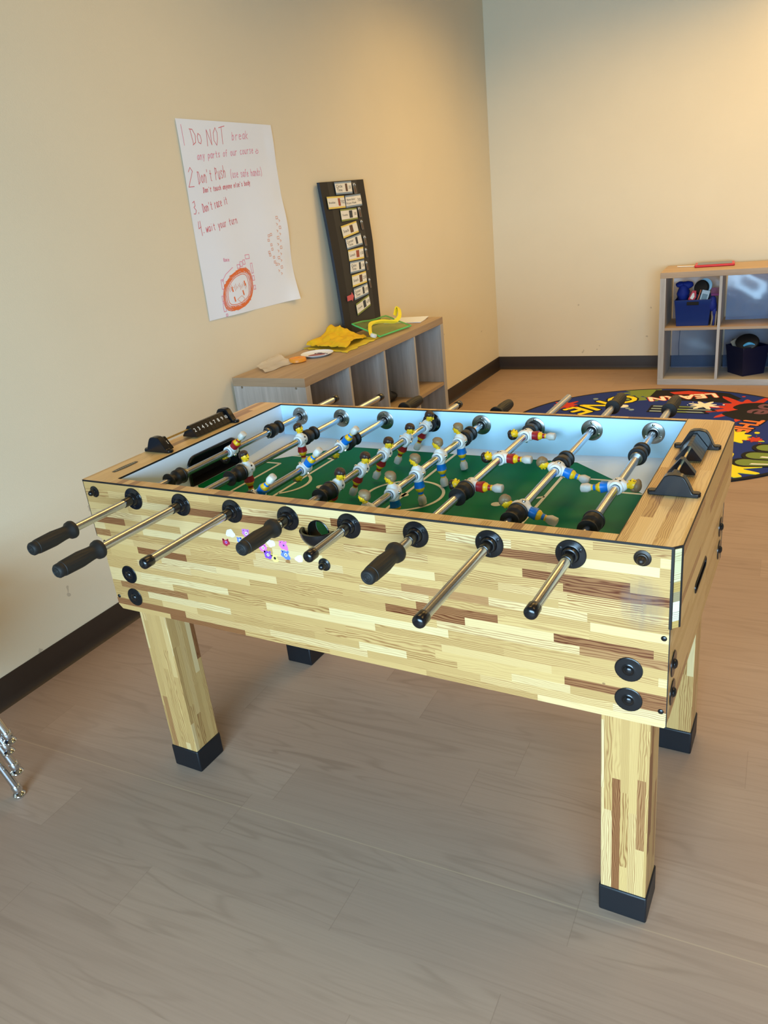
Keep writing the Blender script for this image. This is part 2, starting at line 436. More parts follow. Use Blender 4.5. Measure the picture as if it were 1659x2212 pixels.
def thing(name, label, cat, loc=(0, 0, 0), rotz=0.0, group=None):
    o = bpy.data.objects.new(name, None); COL.objects.link(o); o.empty_display_size = .1
    o.location = loc; o.rotation_euler = (0, 0, rotz)
    return tag(o, label, cat, group)
def tag(o, label, cat, group=None):
    o['label'] = label; o['category'] = cat
    if group: o['group'] = group
    return o
def struct(o): o['kind'] = 'structure'; return o
XZ = lambda a, b, t: (a, t, b)
XY = lambda a, b, t: (a, b, t)
YZ = lambda a, b, t: (t, a, b)
def circle(cx, cy, r, n=24, a0=0.0, a1=2*pi):
    full = abs(a1-a0-2*pi) < 1e-6
    return [(cx+r*cos(a0+(a1-a0)*i/(n if full else n-1)), cy+r*sin(a0+(a1-a0)*i/(n if full else n-1))) for i in range(n)]

# ------------------------------------------------------------------ camera
cam = bpy.data.cameras.new('camera'); camo = bpy.data.objects.new('camera', cam); COL.objects.link(camo)
RX = Vector((.8723662, .4780315, -.1022891)); RY = Vector((.0989520, -.3775843, -.9206729)); RZ = Vector((-.4787334, .7930422, -.3766940))
mw = Matrix((RX, -RY, -RZ)).transposed().to_4x4(); mw.translation = Vector((1.6132753, -1.2353197, 1.5092873))
camo.matrix_world = mw
cam.sensor_fit = 'HORIZONTAL'; cam.sensor_width = 36.0; cam.lens = 1677.889/1659*36
cam.clip_start = .02
SC.camera = camo

# ------------------------------------------------------------------ room
A_W = radians(1.29); A_F = radians(2.8)
CORNER = Vector((-.8795, 5.102, 0))
wd = Vector((sin(A_W), -cos(A_W), 0))          # along the left wall, towards the camera
bd = Vector((cos(A_F), sin(A_F), 0))           # along the far wall, to the right
HC = 2.95; LB = 6.4; LL = 8.9
P_A = CORNER.copy(); P_B = CORNER+bd*LB; P_D = CORNER+wd*LL; P_C = P_D+bd*LB
def quad_prism(poly, z0, z1): return MB().prism([(p.x, p.y) for p in poly], XY, z0, z1)
fl = quad_prism([P_D-bd*.2, P_C+bd*.2, P_B+bd*.2-wd*.2, P_A-bd*.2-wd*.2], -.06, 0)
# floor: built in plank-aligned axes
ff = MB(); R = Matrix.Rotation(-A_F, 3, 'Z')
ff.v = [tuple(R @ Vector(p)) for p in fl.v]; ff.f = fl.f; ff.m = fl.m
flo = ff.build('floor', M['floor'], grain='x', smooth=0, uvoff=(0, 0)); flo.rotation_euler = (0, 0, A_F); struct(flo)
# UV offset per normal axis: put the seam at v = -.053
uvl = flo.data.uv_layers['uv']
for p in flo.data.polygons:
    for li in p.loop_indices:
        co = flo.data.vertices[flo.data.loops[li].vertex_index].co; uvl.data[li].uv = (co.x, co.y)
struct(quad_prism([P_D, P_C, P_B, P_A], HC, HC+.06).build('ceiling', M['ceil'], smooth=0))
nL = Vector((-cos(A_W), -sin(A_W), 0))
def wall(name, a, b, outward, h=HC, th=.1):
    return struct(quad_prism([a, b, b+outward*th, a+outward*th], 0, h).build(name, M['wall'], smooth=0))
nB = Vector((-sin(A_F), cos(A_F), 0))
wall('wall_left', P_A-wd*.1, P_D, nL)
wall('wall_back', P_A, P_B, nB)
wall('wall_right', P_B, P_C, Vector((1, 0, 0)))
# wall behind the camera with a wide window opening
W0, W1, ZW0, ZW1 = 1.1, 4.7, .55, 2.15
def rear(a, b, z0, z1):
    p, q = P_D+bd*a, P_D+bd*b
    return MB().prism([(p.x, p.y), (q.x, q.y), (q.x-nB.x*.1, q.y-nB.y*.1), (p.x-nB.x*.1, p.y-nB.y*.1)], XY, z0, z1)
rw = MB()
for a, b, z0, z1 in ((-.1, W0, 0, HC), (W1, LB+.1, 0, HC), (W0, W1, 0, ZW0), (W0, W1, ZW1, HC)):
    t = rear(a, b, z0, z1); rw.add(t.v, t.f)
struct(rw.build('wall_rear', M['wall'], smooth=0))
wf = MB()
for a, b, z0, z1 in ((W0, W1, ZW0, ZW0+.05), (W0, W1, ZW1-.05, ZW1), (W0, W0+.05, ZW0, ZW1), (W1-.05, W1, ZW0, ZW1), ((W0+W1)/2-.03, (W0+W1)/2+.03, ZW0, ZW1)):
    t = rear(a, b, z0, z1); wf.add(t.v, t.f)
struct(wf.build('window_1', plain('window_frame_paint', (235, 235, 232), .5), smooth=0))
# cove base along both walls seen
def base(name, a, b, inward, h=.108):
    prof = [(0, 0), (.018, 0), (.014, .004), (.007, .014), (.005, .03), (.005, h-.004), (.003, h), (0, h)]
    mb = MB(); n = len(prof)
    vs = [tuple(p+inward*d+Vector((0, 0, z))) for p in (a, b) for d, z in prof]
    mb.add(vs, [(i, (i+1) % n, n+(i+1) % n, n+i) for i in range(n)]+[tuple(range(n))[::-1], tuple(range(n, 2*n))])
    return struct(mb.build(name, M['base'], smooth=30))
base('baseboard_left', P_A, P_D, -nL)
base('baseboard_back', P_A, P_B, -nB)

# ------------------------------------------------------------------ foosball table
L, W, H = 1.42, .745, .917
ZB, ZS = .547, .760
C = .014
TX, TY = .71, .3725
table = thing('foosball_table', 'large foosball table in striped laminated wood with eight steel player rods', 'foosball table', (TX, TY, 0))
OFF = (-TX, -TY, 0)
def tpart(mb, name, mats, grain='x', **kw): return mb.build(name, mats, table, grain, loc=kw.pop('loc', OFF), **kw)

# front panel with the round ball-entry hole
BX, BZ, BR = .700, .858, .0265
fo = [(0.0, ZB+.012), (.012, ZB), (L-.004, ZB), (L, ZB+.004), (L, H), (-.015, H), (-.015, ZS), (0.0, ZS-.006)]
hole = circle(BX, BZ, BR, 28)
mb = MB(); YF, YI = 0.0, .029
mb.keyhole(fo, hole, XZ, YF, 0); mb.keyhole(fo, hole, XZ, YI, 0, flip=True)
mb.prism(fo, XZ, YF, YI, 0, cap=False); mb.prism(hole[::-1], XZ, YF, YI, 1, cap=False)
front = tpart(mb, 'front_panel', [M['block'], M['dark']], smooth=0)
# wood strip along the top of the two long sides (short blocks, grain across)
t = MB().box(.083, 1.3245, .0005, .029, H-.004, H+.0006)
tpart(t, 'top_rail', M['rail_wood'], 'y')
t = MB().box(.083, 1.3245, .730, W, H-.004, H+.0006)
tpart(t, 'top_rail', M['rail_wood'], 'y')
# back panel and inner walls
mb = MB().prism([(0, ZB), (L, ZB), (L, H-.002), (-.015, H-.002), (-.015, ZS), (0, ZS)], XZ, .7305, W)
tpart(mb, 'back_panel', M['block'], smooth=0)
mb = MB().box(.083, 1.325, .7292, .7305, .79, H-.001)
tpart(mb, 'back_inner_wall', M['wall_lam'], smooth=0)
mb = MB().box(.083, 1.325, .029, .0300, .79, H-.001); 
# inner face is left open round the ball hole
mb = MB(); mb.keyhole([(.083, .79), (1.325, .79), (1.325, H-.001), (.083, H-.001)], hole, XZ, .0298, 0, flip=True)
tpart(mb, 'front_inner_wall', M['wall_lam'], smooth=0)

def end_block(xs, name):
    """upper end of the cabinet; xs maps 0..1 (inner..outer)"""
    right = xs == 'r'
    mb = MB()
    if right: poly = [(1.326, .0292), (L-.0005, .0292), (L-.0005, .0004), (L+.0004, .0002), (L+C, C), (L+C, W-C), (L, W-.0002), (L-.0005, .7302), (1.326, .7302)]
    else: poly = [(.0825, .7302), (-.0155, .7302), (-.0155, W-.003), (-.018, W-.006), (-.018, .006), (-.0155, .003), (-.0155, .0292), (.0825, .0292)]
    mb.prism(poly, XY, ZS, H-.003)
    return mb
mb = end_block('r', ''); tpart(mb, 'end_box', M['end_wood'], 'y', smooth=0)
# lower end walls with the long return slot in the right one
slot = []
for cyy, a0 in ((.430, -pi/2), (.305, pi/2)): slot += [(cyy+.0115*cos(a0+pi*i/8), .686+.0115*sin(a0+pi*i/8)) for i in range(9)]
mb = MB(); eo = [(.0292, ZB), (.7303, ZB), (.7303, ZS), (.0292, ZS)]
mb.keyhole(eo, slot, YZ, L, 0); mb.box(1.395, 1.3965, .0292, .7303, ZB, ZS)
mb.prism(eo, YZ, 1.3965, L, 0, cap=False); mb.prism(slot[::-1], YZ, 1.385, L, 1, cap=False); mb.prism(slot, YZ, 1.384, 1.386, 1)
tpart(mb, 'end_wall', [M['end_wood'], M['dark']], 'y', smooth=0)
mb = MB(); ring = slot; mb.tube([(L+.0005, a, b) for a, b in slot], .0022, 6, 0, closed=True)
tpart(mb, 'slot_liner', M['black'])
# left end: goal mouth through the inner wall
gx = .083
goal = [(.272, .8006), (.490, .8006)]+[(.490-.030+.030*cos(a), .884-.030+.030*sin(a)) for a in [i*pi/16 for i in range(9)]]+[(.272+.030+.030*cos(a), .884-.030+.030*sin(a)) for a in [pi/2+i*pi/16 for i in range(9)]]
mb = MB(); wo = [(.0295, .79), (.7295, .79), (.7295, H-.002), (.0295, H-.002)]
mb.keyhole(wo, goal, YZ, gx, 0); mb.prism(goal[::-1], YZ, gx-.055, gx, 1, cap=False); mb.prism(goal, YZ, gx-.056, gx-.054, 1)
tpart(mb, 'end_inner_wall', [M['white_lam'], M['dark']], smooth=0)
mb = MB().tube([(gx+.001, a, b) for a, b in goal[1:]+goal[:1]], .0048, 8)
tpart(mb, 'goal_rim', M['black'])
mb = MB().prism([(-.0155, .0292), (.0265, .0292), (.0265, .7302), (-.0155, .7302)], XY, ZS, H-.003)
mb.box(0, .022, .0292, .7303, ZB, ZS); mb.box(-.018, -.0155, .004, W-.004, ZS, H-.003)
tpart(mb, 'end_box', M['end_wood'], 'y', smooth=0)
# right inner wall (faces away from the lens)
tpart(MB().box(1.3245, 1.3262, .0295, .7295, .79, H-.002), 'end_inner_wall', M['white_lam'], smooth=0)
# flat boards on top of both ends
mb = MB().prism([(1.3258, .0002), (L, .0002), (L+C, C), (L+C, W-C), (L, W-.0002), (1.3258, W-.0002)], XY, H-.003, H+.0008)
tpart(mb, 'end_top_board', M['top_wood'], 'y', smooth=0)
mb = MB().prism([(-.015, .0002), (.0822, .0002), (.0822, W-.0002), (-.004, W-.0002), (-.018, W-.016), (-.018, .004)], XY, H-.003, H+.0008)
tpart(mb, 'end_top_board', M['top_wood'], 'y', smooth=0)
# black edge trim
mb = MB()
mb.box(-.016, L, -.0008, .0003, H-.0036, H+.0009)
mb.box(.0815, .0832, .0295, .7295, H-.003, H+.0012); mb.box(.083, 1.3255, .7288, .7302, H-.002, H+.0010)
mb.box(1.3245, 1.3257, .0005, W-.001, H-.003, H+.0011)
q = MB().prism([(L+C-.0008, C), (L+C+.0007, C-.0006), (L+C+.0007, W-C), (L+C-.0008, W-C)], XY, H-.0034, H+.0010); mb.add(q.v, q.f)
q = MB().prism([(L-.0022, -.0009), (L+.0020, -.0009), (L+.0030, .0013), (L-.0010, .0013)], XY, ZS-.001, H+.0008); mb.add(q.v, q.f)
q = MB().prism([(L+C-.0022, C-.0035), (L+C+.0008, C-.0012), (L+C+.0008, C+.0022), (L+C-.0014, C+.0006)], XY, ZS, H+.0008); mb.add(q.v, q.f)
q = MB().prism([(L, -.0006), (L+C+.0004, C-.0006), (L+C-.001, C+.0006), (L-.001, .0006)], XY, H-.0034, H+.0009); mb.add(q.v, q.f)
mb.box(L-.0006, L+.0010, -.0006, .0008, ZB+.003, ZS); mb.box(L-.001, L+.0008, W-.002, W+.0005, ZB, H-.004)
mb.box(-.0158, -.0146, -.0006, .0008, ZS, H)
tpart(mb, 'edge_trim', M['trim'], smooth=0)
# chamfer face of the right front corner: its own bright strips
mb = MB().prism([(L+.0008, -.0001), (L+C-.0016, C-.0030), (L+C-.0024, C-.0020), (L-.0002, .001)], XY, ZS+.0004, H-.004)
tpart(mb, 'corner_strip', butcher('corner_strips', h=.019, lmin=.5, lvar=.3, palette=[(0, (206, 196, 150)), (.22, (184, 150, 86)), (.42, (222, 222, 200)), (.58, (150, 134, 100)), (.72, (214, 204, 158)), (.88, (192, 160, 100))]), 'x', smooth=0)

# playing field with painted lines and raised white corners
FZ = .80
mb = MB(); mb.box(.083, 1.325, .029, .7295, FZ-.012, FZ, 0)
zl = FZ+.0006
def strip(x0, x1, y0, y1): mb.box(x0, x1, y0, y1, FZ, zl, 1)
def arc(cx, cy, r, w, a0, a1, n):
    ou = circle(cx, cy, r+w/2, n, a0, a1); inn = circle(cx, cy, r-w/2, n, a0, a1)
    for i in range(n-1): mb.prism([ou[i], ou[i+1], inn[i+1], inn[i]], XY, FZ, zl, 1)
cxm, cym = .708, .371
strip(cxm-.004, cxm+.004, .048, .697)
arc(cxm, cym, .101, .008, 0, 2*pi+.001, 49)
for x in (cxm, .454, .957): mb.prism(circle(x, cym, .0125, 20), XY, FZ, zl, 1)
for sx, x_box, x_end, x_small, xs_end in ((1, .363, .083, .218, .083), (-1, 1.053, 1.325, 1.198, 1.325)):
    w = .008
    a, b = min(x_box, x_end), max(x_box, x_end)
    strip(x_box-w/2, x_box+w/2, .160, .584)
    a, b = min(x_small, xs_end), max(x_small, xs_end)
    if sx == 1:
        strip(.15, x_box, .580, .588); strip(.15, x_box, .156, .164)
        strip(x_small-w/2, x_small+w/2, .232, .512); strip(.083, x_small, .508, .516); strip(.083, x_small, .228, .236)
        arc(.318, cym, .086, .0085, -radians(58), radians(58), 21)
    else:
        strip(x_box, 1.262, .580, .588); strip(x_box, 1.262, .156, .164)
        strip(1.20-w/2, 1.20+w/2, .232, .512); strip(1.20, 1.325, .508, .516); strip(1.20, 1.325, .228, .236)
        arc(1.098, cym, .086, .0085, pi-radians(58), pi+radians(58), 21)
tpart(mb, 'playing_field', [M['green'], M['line']], smooth=0)
for (x, sgn) in ((.083, 1), (1.325, -1)):
    for (y, s2) in ((.7293, -1), (.0297, 1)):
        zc = .818; px = lambda d: x+sgn*d
        pts = [(x, y, zc), (px(.30), y, FZ+.009), (px(.30), y+s2*.033, FZ+.0005), (px(.265), y+s2*.033, FZ+.0005), (x, y+s2*.265, FZ+.0005)]
        mb = MB(); mb.add(pts, [(0, k, k+1) if sgn*s2 > 0 else (k+1, k, 0) for k in range(1, 4)])
        tpart(mb, 'corner_ramp', M['white_lam'], smooth=0)
for (y, s2) in ((.7293, -1), (.0297, 1)):
    q = [(.383, y, FZ+.009), (1.025, y, FZ+.009), (1.025, y+s2*.033, FZ+.0005), (.383, y+s2*.033, FZ+.0005)]
    tpart(MB().add(q, [(0, 1, 2, 3) if s2 > 0 else (3, 2, 1, 0)]), 'side_ramp', M['white_lam'], smooth=0)

# legs and their black socks
for lx in (.032, 1.293):
    for ly in (.0325, .618):
        mb = MB().box(lx, lx+.095, ly, ly+.095, .006, .70)
        lg = tpart(mb, 'leg', M['leg_wood'], 'z', smooth=0, bevel=.002)
        mb = MB().box(lx-.0035, lx+.0985, ly-.0035, ly+.0985, 0, .0715)
        mb.build('leg_sock', M['sock'], lg, bevel=.004, seg=2)

# round leg bolts, corner bolts and little screws
def bolt(p, axis, R, rn, n=28):
    mb = MB()
    mb.lathe(p, axis, [(0, R), (.0014, R), (.0022, R-.001), (.0022, R-.0025), (.0022, rn*1.35), (.0023, rn*1.2), (.0034, rn), (.0055, rn*.92), (.0078, rn*.6), (.0086, rn*.12)], n)
    return mb
for x, z in ((1.3515, .661), (1.352, .595), (.0715, .659), (.0715, .592)):
    tpart(bolt((x, 0, z), (0, -1, 0), .0255, .0098), 'leg_bolt', M['black'])
for y in (.052, .695):
    for z in (.657, .594): tpart(bolt((L, y, z), (1, 0, 0), .0255, .0098), 'leg_bolt', M['black'])
def capnut(p, axis, col):
    mb = MB(); mb.lathe(p, axis, [(0, .0150), (.0016, .0150), (.0034, .0105), (.0060, .0095), (.0065, .0078), (.0150, .0070), (.0185, .0045), (.0196, .0008)], 24)
    return tpart(mb, 'corner_bolt', col)
capnut((1.371, 0, .891), (0, -1, 0), plain('rusty_dark_bolt', (44, 34, 28), .4, .3, var=.5, scale=90)); capnut((.020, 0, .888), (0, -1, 0), M['black']); capnut((.703, 0, .781), (0, -1, 0), M['black'])
for x, z in ((1.411, .739), (1.410, .583), (.010, .585), (.009, .746)):
    mb = MB().lathe((x, 0, z), (0, -1, 0), [(0, .0052), (.0010, .0052), (.0024, .0036), (.0028, .0008)], 16)
    tpart(mb, 'screw_cap', M['black'])

# ball entry cup
mb = MB(); n = 20; k = 8
cx0, cz0 = .7005, .8655; ro = .043; depth = .040
rings = []
for a in range(k+1):
    th = a/k*pi/2
    rr = ro*cos(th); zz = cz0-ro*sin(th)*.98
    rings.append([(cx0-rr*cos(pi*i/n), -depth*cos(th)*sin(pi*i/n), zz) for i in range(n+1)])
for sc, flip in ((1, False), (.86, True)):
    o = len(mb.v)
    for r_ in rings:
        for p in r_: mb.v.append((cx0+(p[0]-cx0)*sc, p[1]*sc, cz0+(p[2]-cz0)*sc))
    for a in range(k):
        for i in range(n):
            f = (o+a*(n+1)+i, o+(a+1)*(n+1)+i, o+(a+1)*(n+1)+i+1, o+a*(n+1)+i+1)
            mb.f.append(f[::-1] if flip else f); mb.m.append(0)
half = (k+1)*(n+1)
for i in range(n): mb.f.append((i, i+1, half+i+1, half+i)); mb.m.append(0)
cup = tpart(mb, 'ball_entry_cup', M['black'])
mb = MB().tube([(a, -.0005, b) for a, b in hole], .0016, 6, closed=True); mb.build('cup_rim', M['black'], cup)

# stickers on the front
def blob(cx, cy, r, n=18, amp=.25, seed=0, sy=1.0):
    rnd = random.Random(seed); ph = [rnd.random()*6.28 for _ in range(4)]
    return [(cx+r*(1+amp*(sin(2*t+ph[0])*.5+sin(3*t+ph[1])*.4+sin(5*t+ph[2])*.3))*cos(t), cy+sy*r*(1+amp*(sin(2*t+ph[0])*.5+sin(3*t+ph[1])*.4+sin(5*t+ph[2])*.3))*sin(t)) for t in [2*pi*i/n for i in range(n)]]
stk = [((.449, .824), .0115, 'st_white', None), ((.430, .798), .0095, 'st_red', 'st_violet'), ((.496, .829), .0105, 'st_violet', 'st_white'), ((.473, .809), .0075, 'st_blue', 'st_white'),
       ((.563, .814), .0105, 'st_white', None), ((.538, .798), .0100, 'st_pink', 'st_white'), ((.549, .782), .0100, 'st_purple', 'st_white'), ((.567, .776), .0090, 'st_yellow', 'm_ink'),
       ((.598, .812), .0110, 'st_pink', 'st_violet'), ((.600, .789), .0110, 'st_blue', 'st_white'), ((.604, .774), .0055, 'brown', None), ((.636, .785), .0095, 'st_white', None)]
for i, (c, r, a, b) in enumerate(stk):
    mb = MB(); mb.prism(blob(c[0], c[1], r, 20, .30, i+3, 1.0), XZ, 0, -.0004, 0)
    if b:
        mb.prism(circle(c[0]+.001, c[1]+.001, r*.38, 12), XZ, -.0004, -.0006, 1); mb.prism(circle(c[0]+.0012, c[1]+.001, r*.16, 10), XZ, -.0006, -.0008, 2)
        mb.prism(blob(c[0]-r*.75, c[1]+r*.8, r*.28, 8, .1, i), XZ, 0, -.0004, 0); mb.prism(blob(c[0]+r*.7, c[1]+r*.85, r*.28, 8, .1, i), XZ, 0, -.0004, 0)
    tpart(mb, 'sticker', [M[a], M[b or a], M['m_ink']], smooth=0)

# badge on the left end
mb = MB().prism([(.028+.009*cos(t), .106+.042*max(-1, min(1, 1.15*sin(t)))) for t in [2*pi*i/24 for i in range(24)]], XY, H, H+.0018, 0)
for k in range(9): mb.box(.0245, .0315, .073+k*.0078, .073+k*.0078+.0035, H+.0018, H+.0021, 1)
tpart(mb, 'maker_badge', [plain('dark_badge_metal', (78, 72, 58), .35, .6), plain('light_badge_metal', (160, 152, 130), .3, .8)], smooth=30)

# scoring beads on both ends
def score(x0, yA, yB, bead_slots, numbers, sgn):
    """bracket at yA (near) and yB (far); beads: list of (y, text)"""
    root = None
    xm = x0+.0455
    prof = [(-.046, 0), (.046, 0), (.046, .0075), (.0385, .0085), (.0345, .0085)]
    prof += [(.0345-(.0345-.012)*t-.0*t, .0085+(.0425-.0085)*sin(t*pi/2)) for t in [i/8 for i in range(1, 9)]]
    prof += [(.002, .0440), (-.010, .0430), (-.017, .0395), (-.0345, .0085), (-.0385, .0085), (-.046, .0075)]
    prof = [(a*sgn, b) for a, b in prof]
    if sgn < 0: prof = prof[::-1]
    mb = MB()
    mb.prism([(xm+a, H+.0008+b) for a, b in prof], XZ, yA, yA+.019)
    for s in (-1, 1):
        mb.cyl((xm+s*.0405, yA+.0095, H+.0008), (xm+s*.0405, yA+.0095, H+.0098), .0088, 18)
    root = tpart(mb, 'score_counter', M['black'], bevel=.0016, seg=2)
    mb = MB(); mb.prism([(xm+a, H+.0008+b) for a, b in prof], XZ, yB-.019, yB)
    for s in (-1, 1): mb.cyl((xm+s*.0405, yB-.0095, H+.0008), (xm+s*.0405, yB-.0095, H+.0098), .0088, 18)
    mb.build('bracket', M['black'], root, bevel=.0016, seg=2)
    xr = xm-.004*sgn; zr = H+.0275
    MB().cyl((xr, yA+.01, zr), (xr, yB-.01, zr), .0028, 12).build('counter_rod', M['brass'], root)
    bw = .0172
    for y, s in bead_slots:
        mb = MB()
        A, B, T = Vector((xr-.0265, 0, H+.0045)), Vector((xr+.0265, 0, H+.0045)), Vector((xr, 0, H+.0375))
        poly = [(A.x, A.z), (B.x, B.z), (B.x+.0006, B.z+.003), (T.x+.0035, T.z), (T.x-.0035, T.z), (A.x-.0006, A.z+.003)]
        mb.prism(poly, XZ, y, y+bw-.0008, 0)
        if s:
            face = -sgn      # slope that carries the number
            p0 = Vector((xr+face*.0035, y+bw/2, H+.0375)); p1 = Vector((xr+face*.0271, y+bw/2, H+.0075))
            dn = (p1-p0).normalized(); across = Vector((0, -face*-1, 0)); nrm = Vector((face*.0300, 0, .0236)).normalized()
            mid = (p0+p1)/2+nrm*.0005
            fn = lambda a, b: tuple(mid+Vector((0, 1, 0))*a*(1 if face > 0 else -1)-dn*b)
            mb.text(s, .0165 if len(s) < 2 else .0145, fn, 1, spacing=.8)
        mb.build('score_bead', [M['black'], M['num']], root, smooth=0)
    return root
nums = ['2', '3', '4', '5', '6', '7', '8', '9', '10']
score(-.0185, .224, .532, [(.357+k*.0172, s) for k, s in enumerate(nums)]+[(.243, '1')], nums, -1)
score(1.3345, .224, .532, [(.424+k*.0172, s) for k, s in enumerate([None]*5)]+[(.338, None), (.243, None), (.2602, None)], nums, 1)

# ------------------------------------------------------------------ rods, handles, bumpers, players
RXS = [.156+.1558*i for i in range(8)]; RZr = .8815; RR = .0094
def section(mb, z, rx, ry, n=16, p=2.6):
    o = len(mb.v)
    for i in range(n):
        t = 2*pi*i/n; c, s = cos(t), sin(t)
        mb.v.append((rx*math.copysign(abs(c)**(2/p), c), ry*math.copysign(abs(s)**(2/p), s), z))
    return o
def make_player(team):
    """mats: 0 shirt 1 skin 2 shorts 3 shoe 4 hair 5 ink 6 screw; faces +x, rod along y through the origin"""
    mb = MB(); n = 16
    S = [(-.0790, .0050, .0085, 3), (-.0775, .0088, .0105, 3), (-.0640, .0098, .0108, 3), (-.0555, .0060, .0078, 3), (-.0550, .0056, .0066, 1), (-.0515, .0062, .0070, 2),
         (-.0455, .0062, .0070, 2), (-.0452, .0066, .0074, 1), (-.0425, .0075, .0085, 1), (-.0400, .0098, .0108, 1), (-.0365, .0104, .0114, 1), (-.0350, .0100, .0110, 2), (-.0340, .0126, .0136, 2), (-.0190, .0104, .0114, 2),
         (-.0180, .0112, .0118, 0), (-.0100, .0135, .0126, 0), (.0060, .0140, .0130, 0), (.0140, .0122, .0128, 0), (.0190, .0088, .0098, 0), (.0215, .0058, .0062, 1), (.0270, .0055, .0058, 1)]
    os_ = [section(mb, z, rx, ry, n) for z, rx, ry, m_ in S]
    for k in range(len(S)-1):
        for i in range(n):
            j = (i+1) % n; mb.f.append((os_[k]+i, os_[k]+j, os_[k+1]+j, os_[k+1]+i)); mb.m.append(S[k][3])
    mb.f.append(tuple(os_[0]+i for i in range(n))[::-1]); mb.m.append(3)
    # collar of the figure round the rod
    mb.lathe((0, -.0168, 0), (0, 1, 0), [(0, .0104), (0, .0140), (.0012, .0152), (.0035, .0156), (.0300, .0156), (.0324, .0152), (.0336, .0140), (.0336, .0104)], 22, 0, False, False)
    # head, face, hair
    mb.ball((.001, 0, .0350), .0118, .0108, .0122, 16, 10, 1)
    mb.ball((.0128, 0, .0340), .0028, .0022, .0030, 8, 6, 1)
    mb.ball((.0098, 0, .0268), .0030, .0040, .0024, 8, 6, 1)
    mb.ball((.0110, 0, .0295), .0016, .0034, .0008, 8, 5, 5)
    for s in (-1, 1):
        mb.ball((.0106, s*.0043, .0372), .0014, .0017, .0013, 8, 6, 5); mb.ball((.0, s*.0108, .0345), .0024, .0018, .0034, 8, 6, 1)
        mb.ball((.0098, s*.0044, .0400), .0018, .0026, .0009, 8, 5, 4)
    mb.ball((-.0028, 0, .0412), .0132, .0126, .0100, 18, 10, 4, Matrix.Rotation(radians(-16), 3, 'Y'))
    mb.ball((.0052, -.003, .0452), .0078, .0090, .0052, 12, 8, 4, Matrix.Rotation(radians(20), 3, 'Y'))
    mb.ball((-.0075, 0, .0360), .0076, .0112, .0098, 14, 8, 4)
    # emblem and screw
    mb.lathe((.0132, .0045, .0085), (1, 0, .18), [(0, .0026), (.0010, .0026)], 10, 5)
    mb.lathe((-.0150, 0, 0), (-1, 0, 0), [(0, .0040), (.0020, .0046), (.0046, .0038), (.0060, .0018)], 10, 6)
    mb.lathe((.0150, 0, 0), (1, 0, 0), [(0, .0030), (.0022, .0028), (.0028, .0010)], 6, 6)
    mats = [M['m_white'], M['m_yellow'], M['m_red' if team == 'red' else 'm_blue'], M['m_shoe'], M['m_hair_d' if team == 'red' else 'm_hair_b'], M['m_ink'], M['chrome2']]
    return mb, mats
# (team, foot direction angle from straight down towards +x, [player y], handle side, front end y, back end y, bumpers)
RODS = [('red', 133, [.378], 'front', -.303, .953, [(.175, -1), (.560, 1)]),
        ('red', 2, [.503, .253], 'front', -.364, .992, [(.232, -1), (.522, 1)]),
        ('blue', 134, [.476, .292, .095], 'back', -.283, .965, [(.073, -1), (.500, 1)]),
        ('red', -27, [.686, .563, .440, .318, .199], 'front', -.166, .935, [(.177, -1), (.704, 1)]),
        ('blue', 6, [.576, .448, .320, .195, .077], 'back', -.158, .954, [(.060, -1), (.597, 1)]),
        ('red', 90, [.659, .471, .275], 'front', -.196, 1.046, [(.255, -1), (.678, 1)]),
        ('blue', 72, [.424, .180], 'back', -.307, 1.064, [(.160, -1), (.446, 1)]),
        ('blue', -82, [.346], 'back', -.226, 1.052, [(.160, -1), (.540, 1)])]
proto = {}
HP = [(0, .0060), (.0010, .0125), (.0040, .0150), (.0100, .0152), (.0150, .0152), (.0155, .0160), (.0200, .0166), (.0600, .0176), (.0880, .0152), (.0985, .0152), (.1040, .0200), (.1110, .0212), (.1150, .0200), (.1158, .0110)]
def grip(y, d):
    """handle whose free end is at y, pointing along d"""
    mb = MB(); n = 40
    prof = HP
    mb.lathe((0, y, 0), (0, -d, 0), prof, n, 0, flute=.945, fl_rng=(6, 8))
    # moulded end rings
    for r in (.0035, .0075, .011): mb.tube([(r*cos(t), y+d*(.0002 if r < .009 else -.0012), r*sin(t)) for t in [2*pi*i/20 for i in range(20)]], .0007, 6, closed=True)
    return mb
BUMP = [(0, .0105), (0, .0205), (.0020, .0218), (.0060, .0218), (.0070, .0200), (.0240, .0200), (.0260, .0188), (.0300, .0140), (.0360, .0122), (.0430, .0122), (.0460, .0190), (.0500, .0206), (.0525, .0202), (.0515, .0120)]
